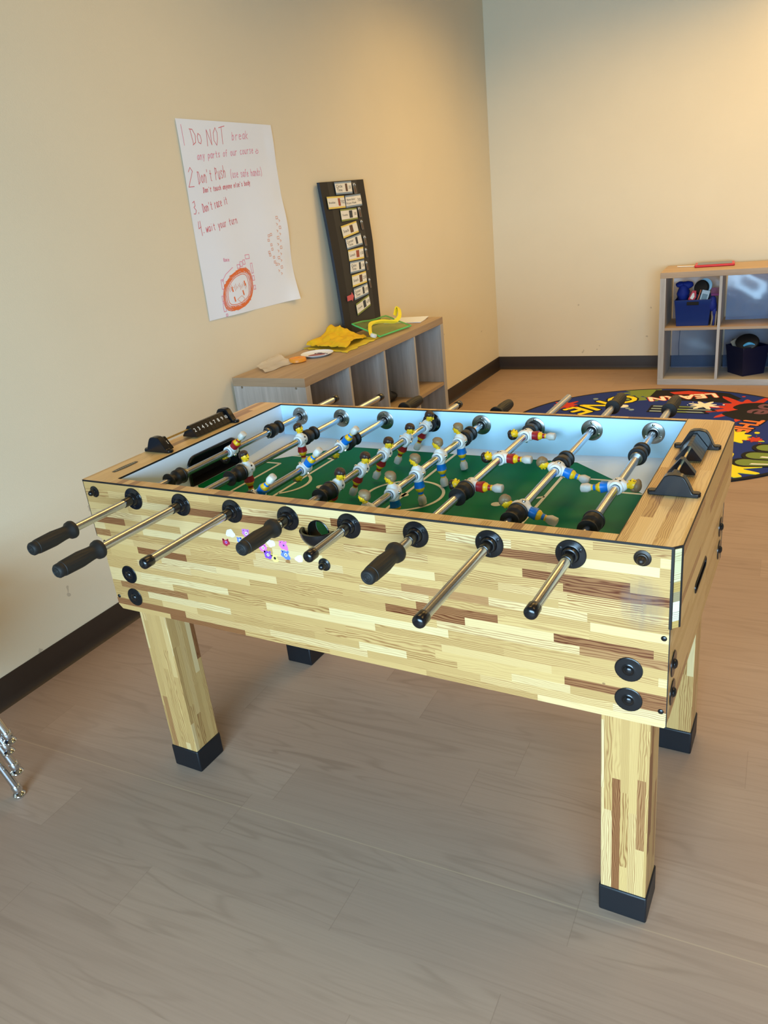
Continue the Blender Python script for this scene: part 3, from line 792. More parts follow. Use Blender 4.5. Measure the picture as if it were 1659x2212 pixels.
for i, (team, ang, ys, side, ya, yb, bumps) in enumerate(RODS):
    px = RXS[i]
    mb = MB(); y0 = ya+.008; y1 = yb-.008
    if i == 5: y1 = yb
    mb.lathe((0, y0, 0), (0, 1, 0), [(0, RR), (y1-y0, RR)], 28)
    rod = mb.build('player_rod', M['chrome'], table, loc=(px+OFF[0], OFF[1], RZr))
    if side == 'front': grip(ya, -1).build('handle', M['grip'], rod)
    else: grip(yb, 1).build('handle', M['grip'], rod)
    # rubber cap on the plain end
    capy, d = (yb, 1) if side == 'front' else (ya, -1)
    if i != 5:
        MB().lathe((0, capy, 0), (0, -d, 0), [(0, .0045), (.0012, .0085), (.0036, .0110), (.0060, .0118), (.0250, .0118), (.0262, .0112), (.0262, .0094)], 26).build('end_cap', M['black'], rod)
    for by, bdir in bumps:
        m_ = MB().lathe((0, by, 0), (0, bdir, 0), BUMP, 30)
        m_.build('rubber_bumper', M['rubber'], rod)
    if i in (0, 7):
        for by, bdir in bumps:
            cy = by-bdir*.0125
            if i == 7 and bdir < 0: continue
            m_ = MB().lathe((0, cy, 0), (0, bdir, 0), [(0, .0096), (0, .0140), (.0020, .0146), (.0100, .0146), (.0120, .0136), (.0125, .0096)], 24)
            m_.lathe((0, cy+bdir*.006, -.0135), (0, 0, -1), [(0, .0042), (.005, .0042), (.0058, .0020)], 10)
            m_.build('stop_collar', M['plate'], rod)
    if team not in proto:
        proto[team] = make_player(team); first = True
    else: first = False
    rot = (Matrix.Rotation(-radians(ang), 4, 'Y') @ Matrix.Rotation(0 if team == 'red' else pi, 4, 'Z')).to_euler()
    for k, y in enumerate(ys):
        if first and k == 0:
            pb, pm = proto[team]; o = pb.build('player_figure', pm, rod, smooth=55); proto[team] = (pb, pm, o)
        else:
            o = proto[team][2].copy(); COL.objects.link(o); o.parent = rod
        o.location = (0, y, 0); o.rotation_euler = rot
    # bearings: black outside, steel plate inside
    for (yy, d, outer) in ((0, -1, True), (W, 1, True), (.7292, -1, False), (.0300, 1, False)):
        inner_black = (not outer) and (i == 3 or yy < .1)
        mb = MB(); c = (0, yy, 0)
        if outer:
            mb.lathe(c, (0, d, 0), [(0, .0284), (.0016, .0284), (.0026, .0274), (.0027, .0262), (.0029, .0182), (.0034, .0168), (.0090, .0150), (.0110, .0140), (.0115, .0118), (.0330, .0108), (.0336, .0095)], 36, 0, True, False)
        else:
            mb.lathe(c, (0, d, 0), [(0, .0284), (.0014, .0284), (.0022, .0272), (.0024, .0150), (.0060, .0142), (.0064, .0124)], 36, 0, True, False)
            mb.lathe(c, (0, d, 0), [(.0063, .0126), (.0050, .0110), (.0048, .0095)], 28, 1, False, False)
        for t in (pi/2, pi/2+2*pi/3, pi/2+4*pi/3):
            r = .0212; mb.lathe((r*cos(t)*1.0, yy+d*.0020, (r*sin(t)) * (-1 if outer else 1)), (0, d, 0), [(0, .0040), (.0016, .0036), (.0022, .0012)], 10, 0 if outer else 2)
        mb.build('rod_bearing', [M['black'] if (outer or inner_black) else M['plate'], M['dark'], M['chrome2']], table, loc=(px+OFF[0], OFF[1], RZr))

# ------------------------------------------------------------------ cube shelves
def cube_shelf(label, loc, rot, group=None):
    t = thing('cube_shelf', label, 'shelf', loc, rot, group)
    LX, D, HH, o, d = 1.53, .400, .800, .040, .018
    cw = (LX-2*o-3*d)/4; zm = .396
    MB().box(0, LX, 0, D, HH-o, HH).build('top_panel', [M['ash_top']], t, 'x', bevel=.0012)
    MB().box(0, LX, 0, D, 0, .044).build('bottom_panel', M['ash'], t, 'x', bevel=.0012)
    for x in (0, LX-o):
        sp = MB().box(x, x+o, 0, D, .044, HH-o).build('side_panel', M['ash'], t, 'z', bevel=.0012)
        if x == 0:
            for y in (.05, .35):
                MB().lathe((-.0003, y, HH-.045), (-1, 0, 0), [(0, .0055), (.0012, .005), (.0016, .002)], 14).build('screw_cover', M['plate'], sp)
    xs = [o]
    for k in range(3):
        x = o+(k+1)*cw+k*d; xs.append(x+d)
        MB().box(x, x+d, .002, D-.002, .044, HH-o).build('divider', M['ash'], t, 'z')
    for x in xs:
        MB().box(x, x+cw, .003, D-.004, zm, zm+d).build('shelf_board', M['ash_top'], t, 'x')
    return t
sh1 = cube_shelf('grey-brown eight-cube shelf against the left wall, clutter on top', (-.383, 1.522, 0), radians(91.35))
sh2 = cube_shelf('grey-brown eight-cube shelf against the far wall behind the round rug', (.527, 4.664, 0), radians(3.0))

# ------------------------------------------------------------------ black schedule chart and its cards
nW = Vector((1, .0225, 0)).normalized(); aW = Vector((-.0225, 1, 0)).normalized()
def lean(y, z, off=0.0, ot=.03, ob=.085):
    d = ob+(ot-ob)*(z-.8)/.8+off
    return Vector((-.765-.0225*y, y, z))+nW*d
def chart_xy(u, v):
    """u 0..1 across, v 0..1 upwards, a slight bow in the board"""
    yl = 2.462+.010*sin(v*pi); yr = 2.880+.060*min(1, v*1.7)
    return yl+(yr-yl)*u, .801+.799*v, .004*sin(v*pi)*sin(u*pi)
mb = MB(); nu, nv = 12, 14; th = -.016
for s in (0, th):
    o = len(mb.v)
    for b in range(nv+1):
        for a in range(nu+1):
            y, z, w = chart_xy(a/nu, b/nv); 
            r = .0
            mb.v.append(tuple(lean(y, z, w+s)))
    for b in range(nv):
        for a in range(nu):
            f = (o+b*(nu+1)+a, o+b*(nu+1)+a+1, o+(b+1)*(nu+1)+a+1, o+(b+1)*(nu+1)+a)
            mid = 2 <= a < 10
            mb.f.append(f if s == 0 else f[::-1]); mb.m.append((1 if mid else 0) if s == 0 else 0)
Nn = (nu+1)*(nv+1)
edge = [a for a in range(nu+1)]+[(b+1)*(nu+1)-1 for b in range(1, nv+1)]+[nv*(nu+1)+a for a in range(nu-1, -1, -1)]+[b*(nu+1) for b in range(nv-1, 0, -1)]
for k in range(len(edge)):
    p, q = edge[k], edge[(k+1) % len(edge)]; mb.f.append((q, p, Nn+p, Nn+q)); mb.m.append(2)
tag(mb.build('schedule_board', [M['chart'], M['chart2'], M['chart_edge']], smooth=50), 'tall black schedule board leaning on the wall on top of the shelf', 'board')
CARDS = [('c_blue', [(2.602, 1.595), (2.784, 1.596), (2.78, 1.532), (2.604, 1.533)], 'Circle|Time', ':30', 'c_photo1', 'blue-edged schedule card at the very top of the black board'),
 ('c_yellow', [(2.5, 1.527), (2.68, 1.524), (2.679, 1.463), (2.501, 1.465)], 'Breakfast', '7:02', 'c_photo2', 'yellow-edged Breakfast card sticking out left, second row of the black board'),
 ('c_blue', [(2.693, 1.523), (2.866, 1.526), (2.868, 1.464), (2.687, 1.461)], 'Name letter|Picture Week', '7:00', None, 'blue-edged schedule card with bold black words and no photo, right in second row'),
 ('c_green', [(2.616, 1.457), (2.796, 1.455), (2.791, 1.396), (2.614, 1.395)], 'Outside', ':30', 'c_photo3', 'green-edged schedule card in the upper half of the black board'),
 ('c_yellow', [(2.593, 1.372), (2.768, 1.387), (2.778, 1.327), (2.601, 1.309)], 'Snack', '', 'c_photo1', 'yellow-edged schedule card tilted just below the upper green-edged card'),
 ('c_blue', [(2.618, 1.304), (2.794, 1.319), (2.801, 1.259), (2.622, 1.248)], 'Center|Time', '', 'c_photo3', 'blue-edged schedule card at mid height between two yellow-edged cards'),
 ('c_yellow', [(2.625, 1.243), (2.799, 1.245), (2.789, 1.183), (2.62, 1.186)], 'Lunch', '1:30', 'c_photo2', 'yellow-edged Lunch card just below the middle of the black board'),
 ('c_blue', [(2.626, 1.181), (2.785, 1.177), (2.778, 1.118), (2.611, 1.12)], 'Quiet|Time', '1:30', 'c_photo3', 'dark blue-edged Quiet Time schedule card below the Lunch card'),
 ('c_yellow', [(2.62, 1.109), (2.784, 1.113), (2.777, 1.052), (2.611, 1.047)], 'Snack', '2:30', 'c_photo1', 'lowest yellow-edged schedule card on the black board'),
 ('c_blue', [(2.616, 1.037), (2.777, 1.047), (2.774, .988), (2.609, .976)], 'Center|Time', '3:30', 'c_photo3', 'blue-edged schedule card that the red arrow points at'),
 ('c_green', [(2.611, .954), (2.772, .981), (2.775, .921), (2.611, .89)], 'Outside', '4:30', 'c_photo3', 'green-edged schedule card at the bottom of the black board')]
def quadmap(q, off):
    a, b, c, d = [Vector(p) for p in q]          # tl tr br bl
    def f(u, v, e=0.0):
        p = (a*(1-u)+b*u)*(1-v)+(d*(1-u)+c*u)*v
        return tuple(lean(p.x, p.y, off+e))
    return f
for q_, (edge_c, q, words, tm, photo, lab) in enumerate(CARDS):
    mb = MB(); f = quadmap(q, .0065)
    def rect(u0, u1, v0, v1, e0, e1, mat):
        mb.prism([(u0, v1), (u1, v1), (u1, v0), (u0, v0)], lambda a, b, t: f(a, b, t), e0, e1, mat)
    rect(0, 1, 0, 1, 0, .0012, 0)
    rect(.0, 1, .13, .86, .0012, .0014, 1)
    if photo: rect(.50 if len(words) < 9 else .60, .50+.20 if len(words) < 9 else .73, .17, .80, .0014, .0016, 2)
    rows = words.split('|')
    for k, wd_ in enumerate(rows):
        v = .5 if len(rows) == 1 else (.36 if k == 0 else .66)
        big = q_ == 2
        cx = .33 if big else .24
        sz = (.105 if len(wd_) > 6 else .16) if not big else .115
        mb.text(wd_, sz, lambda a, b: f(cx+a*.95, v-b*2.2, .00175), 3)
    if tm: mb.text(tm, .17, lambda a, b: f(.86+a*.8, .5-b*2.2, .00175), 3)
    o = mb.build('schedule_card', [M[edge_c], M['c_white'], M[photo or 'c_white'], M['m_ink']], smooth=0)
    tag(o, lab, 'card', 'schedule cards on the black board')
CL = [((2.794, 1.587), (2.834, 1.528), 'beside the top card'), ((2.809, 1.459), (2.844, 1.403), 'beside the upper green-edged card'), ((2.812, 1.39), (2.844, 1.336), 'just above and right of the tilted yellow-edged card'),
      ((2.817, 1.305), (2.852, 1.247), 'beside the middle blue-edged card'), ((2.811, 1.237), (2.84, 1.184), 'beside the Lunch card'), ((2.794, 1.167), (2.822, 1.115), 'beside the Quiet Time card'), ((2.796, 1.072), (2.823, 1.015), 'lowest on the black board, right of the lowest yellow-edged card')]
for a, b, lab in CL:
    q = [(a[0], a[1]), (b[0]-.006, a[1]), (b[0], b[1]), (a[0]+.008, b[1])]; f = quadmap(q, .0062)
    mb = MB(); mb.prism([(0, 1), (1, 1), (1, 0), (0, 0)], lambda u, v, t: f(u, v, t), 0, .0012, 0)
    mb.prism(circle(.5, .68, .28, 12), lambda u, v, t: f(u, v, t), .0012, .0015, 1)
    mb.tube([f(.5+.36*cos(t), .26-.16*sin(t), .0025) for t in [pi*i/8 for i in range(9)]], .0018, 6, 2)
    o = mb.build('picture_token', [plain('token_grey_%d' % len(lab), (96, 92, 84), .4, var=.4, scale=120), M['c_photo1'], M['c_white']], smooth=0)
    tag(o, 'small grey clear-plastic picture token '+lab, 'token', 'picture tokens on the black board')
ar = [(2.53, 1.009), (2.58, 1.012), (2.586, 1.023), (2.604, 1.0), (2.58, .975), (2.577, .983), (2.526, .982)]
o = MB().prism(ar[::-1], lambda a, b, t: tuple(lean(a, b, t)), .0066, .0082).build('arrow_marker', M['arrow'], smooth=0)
tag(o, 'small red paper arrow pointing right, low on the black board', 'arrow')

# ------------------------------------------------------------------ handwritten poster
PTL, PTR, PBR, PBL = (1.461, 1.880), (2.131, 1.867), (2.158, 1.057), (1.448, 1.070)
def paper(u, v, e=0.0):
    y = (PTL[0]*(1-u)+PTR[0]*u)*(1-v)+(PBL[0]*(1-u)+PBR[0]*u)*v
    z = (PTL[1]*(1-u)+PTR[1]*u)*(1-v)+(PBL[1]*(1-u)+PBR[1]*u)*v
    w = .005+.0040*sin(v*9+u*3)*(.4+.6*u)+.003*sin(u*11-v*2)*v
    if u > .85: w += (u-.85)*.09*(v**6)
    if u > .93: w += .004*sin(v*14)
    w = max(w, .0015)
    return tuple(Vector((-.765-.0225*y, y, z))+nW*(w+e))
mb = MB(); nu, nv = 24, 32
for b in range(nv+1):
    for a in range(nu+1): mb.v.append(paper(a/nu, b/nv))
for b in range(nv):
    for a in range(nu):
        i = b*(nu+1)+a; mb.f.append((i, i+nu+1, i+nu+2, i+1)); mb.m.append(0)
# one-stroke letters on a 4 x 6 grid (x-height 4)
G = {'a': '3.2,3.6 2,4 .6,3 .6,1 1.6,0 3,1.2 3.2,4|3.2,3.6 3.1,.8 3.7,0', 'b': '.6,6 .6,0|.6,2.6 2,3.8 3.3,2.2 2.4,.2 .6,.4', 'c': '3.2,3.5 1.8,4 .6,2.4 1.2,.3 3.2,.5', 'd': '3.2,6 3.2,0|3.2,3 1.8,3.9 .6,2 1.6,0 3.2,1',
     'e': '.7,2 3.2,2.3 2.4,3.9 1,3.4 .7,1.2 1.8,0 3.2,.6', 'f': '3.2,5.4 2.2,6 1.6,4.6 1.6,0|.6,3.4 2.9,3.4', 'h': '.6,6 .6,0|.6,2.4 2,3.8 3,2.6 3.1,0', 'i': '1.8,4 1.8,0|1.8,5.2 1.9,5.4', 'k': '.6,6 .6,0|3,3.8 .6,1.8 3.1,0',
     'l': '1.6,6 1.6,0', 'm': '.3,4 .3,0|.3,3 1.3,3.9 2,2.8 2,0|2,3 3,3.9 3.7,2.8 3.7,0', 'n': '.6,4 .6,0|.6,2.6 2,3.9 3.1,2.6 3.1,0', 'o': '2,4 .7,2.8 .8,.8 2,0 3.2,1 3.2,3 2,4', 'p': '.6,4 .6,-2|.6,3 2,4 3.3,2.4 2.2,.4 .6,.8',
     'r': '.7,4 .7,0|.7,2.6 1.8,3.8 3,3.5', 's': '3,3.5 1.6,4 1,2.9 2.8,1.5 2.2,.1 .7,.4', 't': '1.8,5.4 1.8,.4 2.8,0|.6,3.7 3.1,3.7', 'u': '.6,4 .7,.8 1.9,0 3.1,1.2|3.1,4 3.1,0', 'v': '.5,4 1.9,0 3.2,4', 'w': '.2,4 1,0 2,3 2.9,0 3.8,4', 'y': '.6,4 1.9,.8|3.3,4 1.4,-1.8',
     'D': '.8,6 .8,0|.2,6 2.4,5.6 3.6,3.2 2.6,.6 .4,0', 'N': '.5,0 .5,6 3.3,0 3.3,6', 'O': '2,6 .5,4.2 .6,1.4 2,0 3.4,1.6 3.4,4.4 2,6', 'T': '2,6 2,0|.1,5.9 4.4,6.2', 'P': '.7,6 .7,0|.7,5.8 2.8,5.6 3,3.6 .7,2.8', 'R': '.7,6 .7,0|.7,5.8 2.8,5.4 2.6,3.4 .7,3 3.2,0', '1': '1.8,6 2.2,0', '2': '.6,5 2,6 3.2,4.8 .5,0 3.8,0',
     '3': '.6,5.6 2.6,6 2.8,4 1.4,3.2 3.2,1.8 2.4,.2 .4,.4', '4': '.8,6 .4,3 3.4,3.2|3,6 3,-1', '.': '1,0 1.3,.2', "'": '1.6,6 1.4,4.8', '(': '2.6,7 1.2,4 1.4,1 2.6,-1', ')': '1,7 2.6,4 2.4,1 1,-1', ' ': '', '~': '.4,2.6 .6,.6 2.2,0 3.4,.8 3.4,2.8|.4,2.6 3.4,2.8|1.3,4.4 1.3,4|2.5,4.4 2.5,4'}
asp = .80/.67
def stroke(pts, w, mat):
    """pts in paper (u,v); thin inked ribbon"""
    for k in range(len(pts)-1):
        a, b = Vector(pts[k]), Vector(pts[k+1]); d = Vector(((b.x-a.x), (b.y-a.y)*asp))
        if d.length < 1e-6: continue
        d.normalize(); nn = Vector((-d.y, d.x/asp))*w; ex = Vector((d.x, d.y/asp))*w*.6
        a = a-ex; b = b+ex
        m = max(1, int((b-a).length/.03))
        for s_ in range(m):
            p, q = a.lerp(b, s_/m), a.lerp(b, (s_+1)/m)
            mb.add([paper(*(p+nn), .0006), paper(*(q+nn), .0006), paper(*(q-nn), .0006), paper(*(p-nn), .0006)], [(0, 1, 2, 3)], mat)
def write(s, a, b, hgt, mat=1, w=.0019, jit=.25):
    a, b = Vector(a), Vector(b); d = (b-a)/max(1, len(s)); up = Vector(hgt)-a
    rnd = random.Random(len(s)*7+int(a.y*1000))
    for k, ch in enumerate(s):
        for st in G.get(ch, '').split('|'):
            if not st: continue
            pts = []
            for tok in st.split():
                x, y = map(float, tok.split(',')); x += rnd.uniform(-jit, jit); y += rnd.uniform(-jit, jit)
                pts.append(a+d*(k+x/4.3*.95)+up*(y/6.0))
            stroke(pts, w, mat)
def up_of(a, h): return (a[0], a[1]-h)
TXT = [('1', (.020, .126), (.060, .126), (.024, .027), 2), ('Do', (.116, .12), (.225, .11), (.106, .046), 1), ('NOT', (.255, .125), (.455, .106), (.262, .043), 1), ('break', (.518, .091), (.712, .079), (.525, .050), 2),
       ('any parts of our course', (.136, .192), (.746, .152), (.140, .158), 2), ('~', (.765, .156), (.812, .150), (.768, .126), 2), ('2', (.010, .325), (.078, .318), (.026, .233), 1), ("Don't Push", (.112, .309), (.405, .277), (.112, .249), 1),
       ('(use safe hands)', (.448, .281), (.813, .270), (.449, .243), 2), ("Don't touch anyone else's body", (.144, .351), (.653, .319), (.147, .326), 1), ('3.', (.022, .454), (.100, .446), (.024, .393), 1), ("Don't race it", (.113, .447), (.376, .413), (.110, .406), 1),
       ('4.', (.048, .555), (.112, .543), (.046, .493), 1), ('wait your turn', (.112, .547), (.447, .515), (.111, .510), 1), ('Race', (.223, .707), (.282, .709), (.224, .690), 2)]
for s, a, b, h_, k in TXT: write(s, a, b, h_, k)
# race-track drawing
ec = (.327, .873)
def ell(k, t): return (ec[0]+k*(.154*cos(t)-.087*sin(t))+.010*sin(3*t), ec[1]+k*(.016*cos(t)+.1075*sin(t))+.006*cos(2*t))
rnd = random.Random(5)
for k in (1.0, .97, .93, .90, .86, .80, .72):
    t0 = rnd.random(); stroke([ell(k*(1+rnd.uniform(-.012, .012)), t0+i*2*pi/44) for i in range(45)], .0022, 3)
for _ in range(70):
    t = rnd.choice([rnd.uniform(.2, 1.5), rnd.uniform(3.3, 4.9)]); stroke([ell(rnd.uniform(.92, 1.06), t), ell(rnd.uniform(.78, .95), t+rnd.uniform(.15, .4))], .0022, 3)
for u, v in ((.26, .85), (.40, .83), (.27, .905), (.37, .88)):
    stroke([(u, v), (u+.006, v+.022)], .006, 3)
for k in range(14): stroke([(.23+k*.014, .85-(k % 3)*.008), (.236+k*.014, .872-(k % 4)*.006)], .0018, 4)
stroke([(.30, .92), (.35, .905), (.38, .925), (.34, .945), (.30, .92)], .0016, 4)
def box_(u, v, a, b, mat=5):
    stroke([(u, v), (u+a, v), (u+a, v+b), (u, v+b), (u, v)], .0020, mat)
for u, v, a, b in ((.35, .735, .03, .02), (.385, .722, .025, .026), (.42, .715, .022, .024), (.455, .690, .045, .022), (.500, .740, .020, .055), (.500, .810, .022, .026), (.500, .865, .022, .022), (.165, .80, .022, .05), (.150, .885, .022, .032), (.150, .925, .022, .045), (.165, .985, .015, .012)): box_(u, v, a, b)
stroke([(.175, .81), (.22, .775), (.30, .745)], .002, 5)
for k in range(18):
    v = .50+k*.019; u = .885-k*.004+(.02 if k % 2 else -.012)
    if k % 3 == 0: box_(u, v, .022, .014, 4)
    else: stroke([(u, v), (u+.016, v+.006), (u+.004, v+.013)], .002, 4)
for u, v in ((.745, .598), (.772, .592), (.735, .622), (.758, .650), (.762, .675), (.722, .690), (.728, .706), (.768, .722), (.772, .750), (.79, .765)): box_(u, v, .018, .012, 4)
o = mb.build('handwritten_poster', [M['paper'], M['red_ink'], M['pink_ink'], M['orange_ink'], M['peach_ink'], M['pink_ink']], smooth=60)
tag(o, 'large white paper with handwritten rules in red marker, taped on the wall', 'poster')

# ------------------------------------------------------------------ things on top of the left shelf
ZT = .8004
def patch(fn, nu, nv, thick):
    mb = MB()
    for s in (0, -thick):
        o = len(mb.v)
        for b in range(nv+1):
            for a in range(nu+1):
                p = fn(a/nu, b/nv); mb.v.append((p[0], p[1], p[2]+s))
        for b in range(nv):
            for a in range(nu):
                f = (o+b*(nu+1)+a, o+b*(nu+1)+a+1, o+(b+1)*(nu+1)+a+1, o+(b+1)*(nu+1)+a)
                mb.f.append(f if s == 0 else f[::-1]); mb.m.append(0)
    Nn = (nu+1)*(nv+1)
    e = [a for a in range(nu+1)]+[(b+1)*(nu+1)-1 for b in range(1, nv+1)]+[nv*(nu+1)+a for a in range(nu-1, -1, -1)]+[b*(nu+1) for b in range(nv-1, 0, -1)]
    for k in range(len(e)):
        p, q = e[k], e[(k+1) % len(e)]; mb.f.append((q, p, Nn+p, Nn+q)); mb.m.append(0)
    return mb
def bil(q, u, v):
    a, b, c, d = [Vector(p) for p in q]
    return (a*(1-u)+b*u)*(1-v)+(d*(1-u)+c*u)*v
def wob(u, v, s, k): return noise.noise(Vector((u*s+k, v*s, k*1.7)))
# plastic sleeve
q = [(-.738, 1.602, ZT+.002), (-.649, 1.601, ZT+.002), (-.640, 1.825, ZT+.002), (-.772, 1.800, ZT+.030)]
o = patch(lambda u, v: bil([(-.772, 1.690, ZT+.012), (-.650, 1.600, ZT+.003), (-.636, 1.800, ZT+.003), (-.778, 1.880, ZT+.028)], u, v)+Vector((0, 0, abs(wob(u, v, 2.2, 3))*.012)), 10, 10, .0008).build('plastic_sleeve', M['film_clear'])
tag(o, 'empty clear plastic sleeve lying at the near end of the left shelf', 'sleeve')
# orange tape roll
o = MB().lathe((-.634, 1.838, ZT), (0, 0, 1), [(0, .036), (.004, .042), (.016, .042), (.021, .038), (.022, .014), (.019, .012), (.018, .002)], 32)
rt = o.build('tape_roll', M['orange']); tag(rt, 'small orange disc between the plastic sleeve and the paper plate', 'roll')
# paper plate
mb = MB().lathe((-.617, 1.985, ZT), (0, 0, 1), [(0, .055), (.001, .058), (.010, .080), (.0125, .083), (.0135, .081), (.0105, .076), (.0035, .056), (.003, .0)], 40, 0, True, False)
mb.prism(blob(-.611, 1.978, .040, 26, .22, 3, .95), XY, ZT+.0031, ZT+.0038, 1)
mb.prism(blob(-.622, 2.020, .020, 14, .35, 9, .5), XY, ZT+.0038, ZT+.0043, 2)
for k in range(5): mb.prism(blob(-.645+k*.017, 2.012+.006*(k % 2), .006, 10, .4, k), XY, ZT+.0036, ZT+.0046, 2)
o = mb.build('paper_plate', [M['paper'], M['plum'], M['navy_paint']], smooth=50); tag(o, 'white paper plate with plum and navy paint on the left shelf', 'plate')
# yellow cloth, two layers
def c1(u, v):
    p = bil([(-.792, 2.150, 0), (-.505, 2.075, 0), (-.560, 2.400, 0), (-.765, 2.425, 0)], u, v)
    ridge = math.exp(-((v-.80)/.22)**2)*.062*(1-u)**1.1+.024*math.exp(-((v-.4)/.35)**2)
    e = min(u, 1-u, v, 1-v)
    z = ZT+.010+ridge+.030*abs(wob(u, v, 3.1, 1))*min(1, e*6+.35)+.010*abs(wob(u, v, 9, 4))
    p.x += .014*wob(u, v, 7, 8); p.y += .020*wob(v, u, 8, 2); p.z = z
    return p
o = patch(c1, 30, 30, .003).build('yellow_cloth', M['cloth'], smooth=80)
tag(o, 'crumpled bright yellow cloth beside the paper plate on the left shelf', 'cloth')
def c2(u, v):
    p = bil([(-.812, 2.135, 0), (-.478, 2.040, 0), (-.500, 2.420, 0), (-.762, 2.420, 0)], u, v)
    e = min(u, 1-u, v, 1-v)
    p.x += .016*wob(u, v, 9, 5); p.y += .020*wob(v, u, 9, 6); p.z = ZT+.003+.004*abs(wob(u, v, 8, 7))
    return p
o = patch(c2, 26, 26, .0018).build('yellow_cloth', M['cloth2'], smooth=80)
tag(o, 'paler yellow cloth with jagged edges lying under the bright yellow cloth', 'cloth')
# green-piped clear pouch with ribbon inside
pq = [(-.488, 2.405, ZT+.004), (-.452, 2.700, ZT+.006), (-.640, 2.760, ZT+.052), (-.700, 2.480, ZT+.060)]
def pf(u, v, e=0.0):
    p = bil(pq, u, v); p.z += e+.012*sin(pi*u)*sin(pi*v)*(1-v*.4)+.005*wob(u, v, 4, 2)*v; return p
pouch = thing('zip_pouch', 'clear pouch with bright green piping leaning at the foot of the black board', 'pouch', (-.57, 2.58, ZT))
po = (.57, -2.58, -ZT)
patch(lambda u, v: pf(u, v, .012), 12, 10, .0006).build('front_film', M['film_green'], pouch, loc=po)
patch(lambda u, v: pf(u, v, .000), 12, 10, .0006).build('back_film', M['film_green'], pouch, loc=po)
rim = [pf(i/10, 0, .006) for i in range(11)]+[pf(1, i/8, .006) for i in range(1, 9)]+[pf(1-i/10, 1, .006) for i in range(1, 11)]+[pf(0, 1-i/8, .006) for i in range(1, 8)]
MB().tube(rim, .0042, 8, closed=True).build('green_piping', M['pipe_green'], pouch, loc=po)
def ribbon(pts, w, mat, name, label, cat):
    mb = MB(); P = []
    for k in range(len(pts)-1):
        a, b, c, d = [Vector(pts[max(0, min(len(pts)-1, k+j))]) for j in (-1, 0, 1, 2)]
        for s in range(6):
            t = s/6; P.append(.5*((2*b)+(c-a)*t+(2*a-5*b+4*c-d)*t*t+(3*b-a-3*c+d)*t**3))
    P.append(Vector(pts[-1]))
    for th in (.0004, -.0004):
        o = len(mb.v)
        for k, p in enumerate(P):
            t = (P[min(k+1, len(P)-1)]-P[max(k-1, 0)]).normalized(); sd = Vector((.75, -.35, .55)).cross(t).normalized()
            nn = t.cross(sd)
            mb.v += [tuple(p+sd*w+nn*th), tuple(p-sd*w+nn*th)]
        for k in range(len(P)-1):
            f = (o+2*k, o+2*k+1, o+2*k+3, o+2*k+2); mb.f.append(f if th > 0 else f[::-1]); mb.m.append(0)
    n = len(P)
    for sd in (0, 1):
        for k in range(n-1): mb.f.append((2*k+sd, 2*k+2+sd, 2*n+2*k+2+sd, 2*n+2*k+sd)); mb.m.append(0)
    return tag(mb.build(name, mat, smooth=60), label, cat)
ribbon([(-.515, 2.36, ZT+.022), (-.560, 2.43, ZT+.048), (-.600, 2.52, ZT+.060), (-.585, 2.62, ZT+.054), (-.540, 2.67, ZT+.042), (-.530, 2.72, ZT+.062), (-.560, 2.78, ZT+.092), (-.585, 2.80, ZT+.096), (-.570, 2.74, ZT+.064)], .011, M['ribbon'], 'yellow_ribbon', 'bright yellow ribbon looping up over the green-piped pouch', 'ribbon')
mb = MB().lathe((-.512, 2.372, ZT+.012), (.3, .2, .93), [(0, .006), (.001, .016), (.010, .019), (.019, .016), (.020, .006)], 20)
o = mb.build('ribbon_clip', M['m_white']); tag(o, 'small white clip between the yellow cloth and the pouch', 'clip')
# white paper stack at the far end
def wp(u, v):
    p = bil([(-.470, 2.860, 0), (-.500, 3.030, 0), (-.740, 3.020, 0), (-.700, 2.830, 0)], u, v); p.z = ZT+.004+.010*max(0, u-.5)*(1-v); return p
o = patch(wp, 8, 8, .003).build('paper_sheet', M['paper'], smooth=40); tag(o, 'blank white paper sheet lying at the far end of the left shelf', 'paper')
# black bag in the third cube of the left shelf
bg = MB()
for (c, r) in (((0, 0, .060), (.110, .120, .066)), ((.05, .05, .050), (.09, .10, .052)), ((-.06, .02, .075), (.06, .08, .060)), ((.12, -.03, .030), (.07, .06, .030))):
    bg.ball(c, *r, 22, 14)
bg.v = [(x+.012*noise.noise(Vector((x*14, y*14, z*14))), y+.012*noise.noise(Vector((x*14+5, y*14, z*14))), max(.0005, z+.016*noise.noise(Vector((x*12, y*12+7, z*12))))) for x, y, z in bg.v]
o = bg.build('cloth_bag', M['bag_black'], smooth=80)
mw1 = sh1.matrix_basis.copy(); o.matrix_world = Matrix.Translation(mw1 @ Vector((.905, .190, .4150))) @ Matrix.Rotation(radians(91), 4, 'Z')
tag(o, 'black slumped bag in the third cube of the left shelf', 'bag')

# ------------------------------------------------------------------ things in and on the far shelf
m2 = Matrix.Translation((.527, 4.664, 0)) @ Matrix.Rotation(radians(3), 4, 'Z')
def at2(o, x, y, z, rz=0.0):
    o.matrix_world = m2 @ Matrix.Translation((x, y, z)) @ Matrix.Rotation(rz, 4, 'Z'); return o
# red tablet
tb = thing('tablet', 'red-cased tablet lying on top of the far shelf', 'tablet'); at2(tb, .200, .285, .8004, radians(3))
MB().box(0, .262, -.105, .065, 0, .016).build('case', M['red_pl'], tb, bevel=.006, seg=3)
MB().box(.018, .244, -.092, .052, .016, .0174).build('screen', M['screen'], tb)
mb = MB().tube([(0, 0, .004), (-.04, .012, .004), (-.085, .020, .004), (-.120, .030, .004)], .0038, 8)
o = mb.build('white_cable', M['c_white']); at2(o, .199, .255, .8004); tag(o, 'short white cable lying beside the red tablet', 'cable')
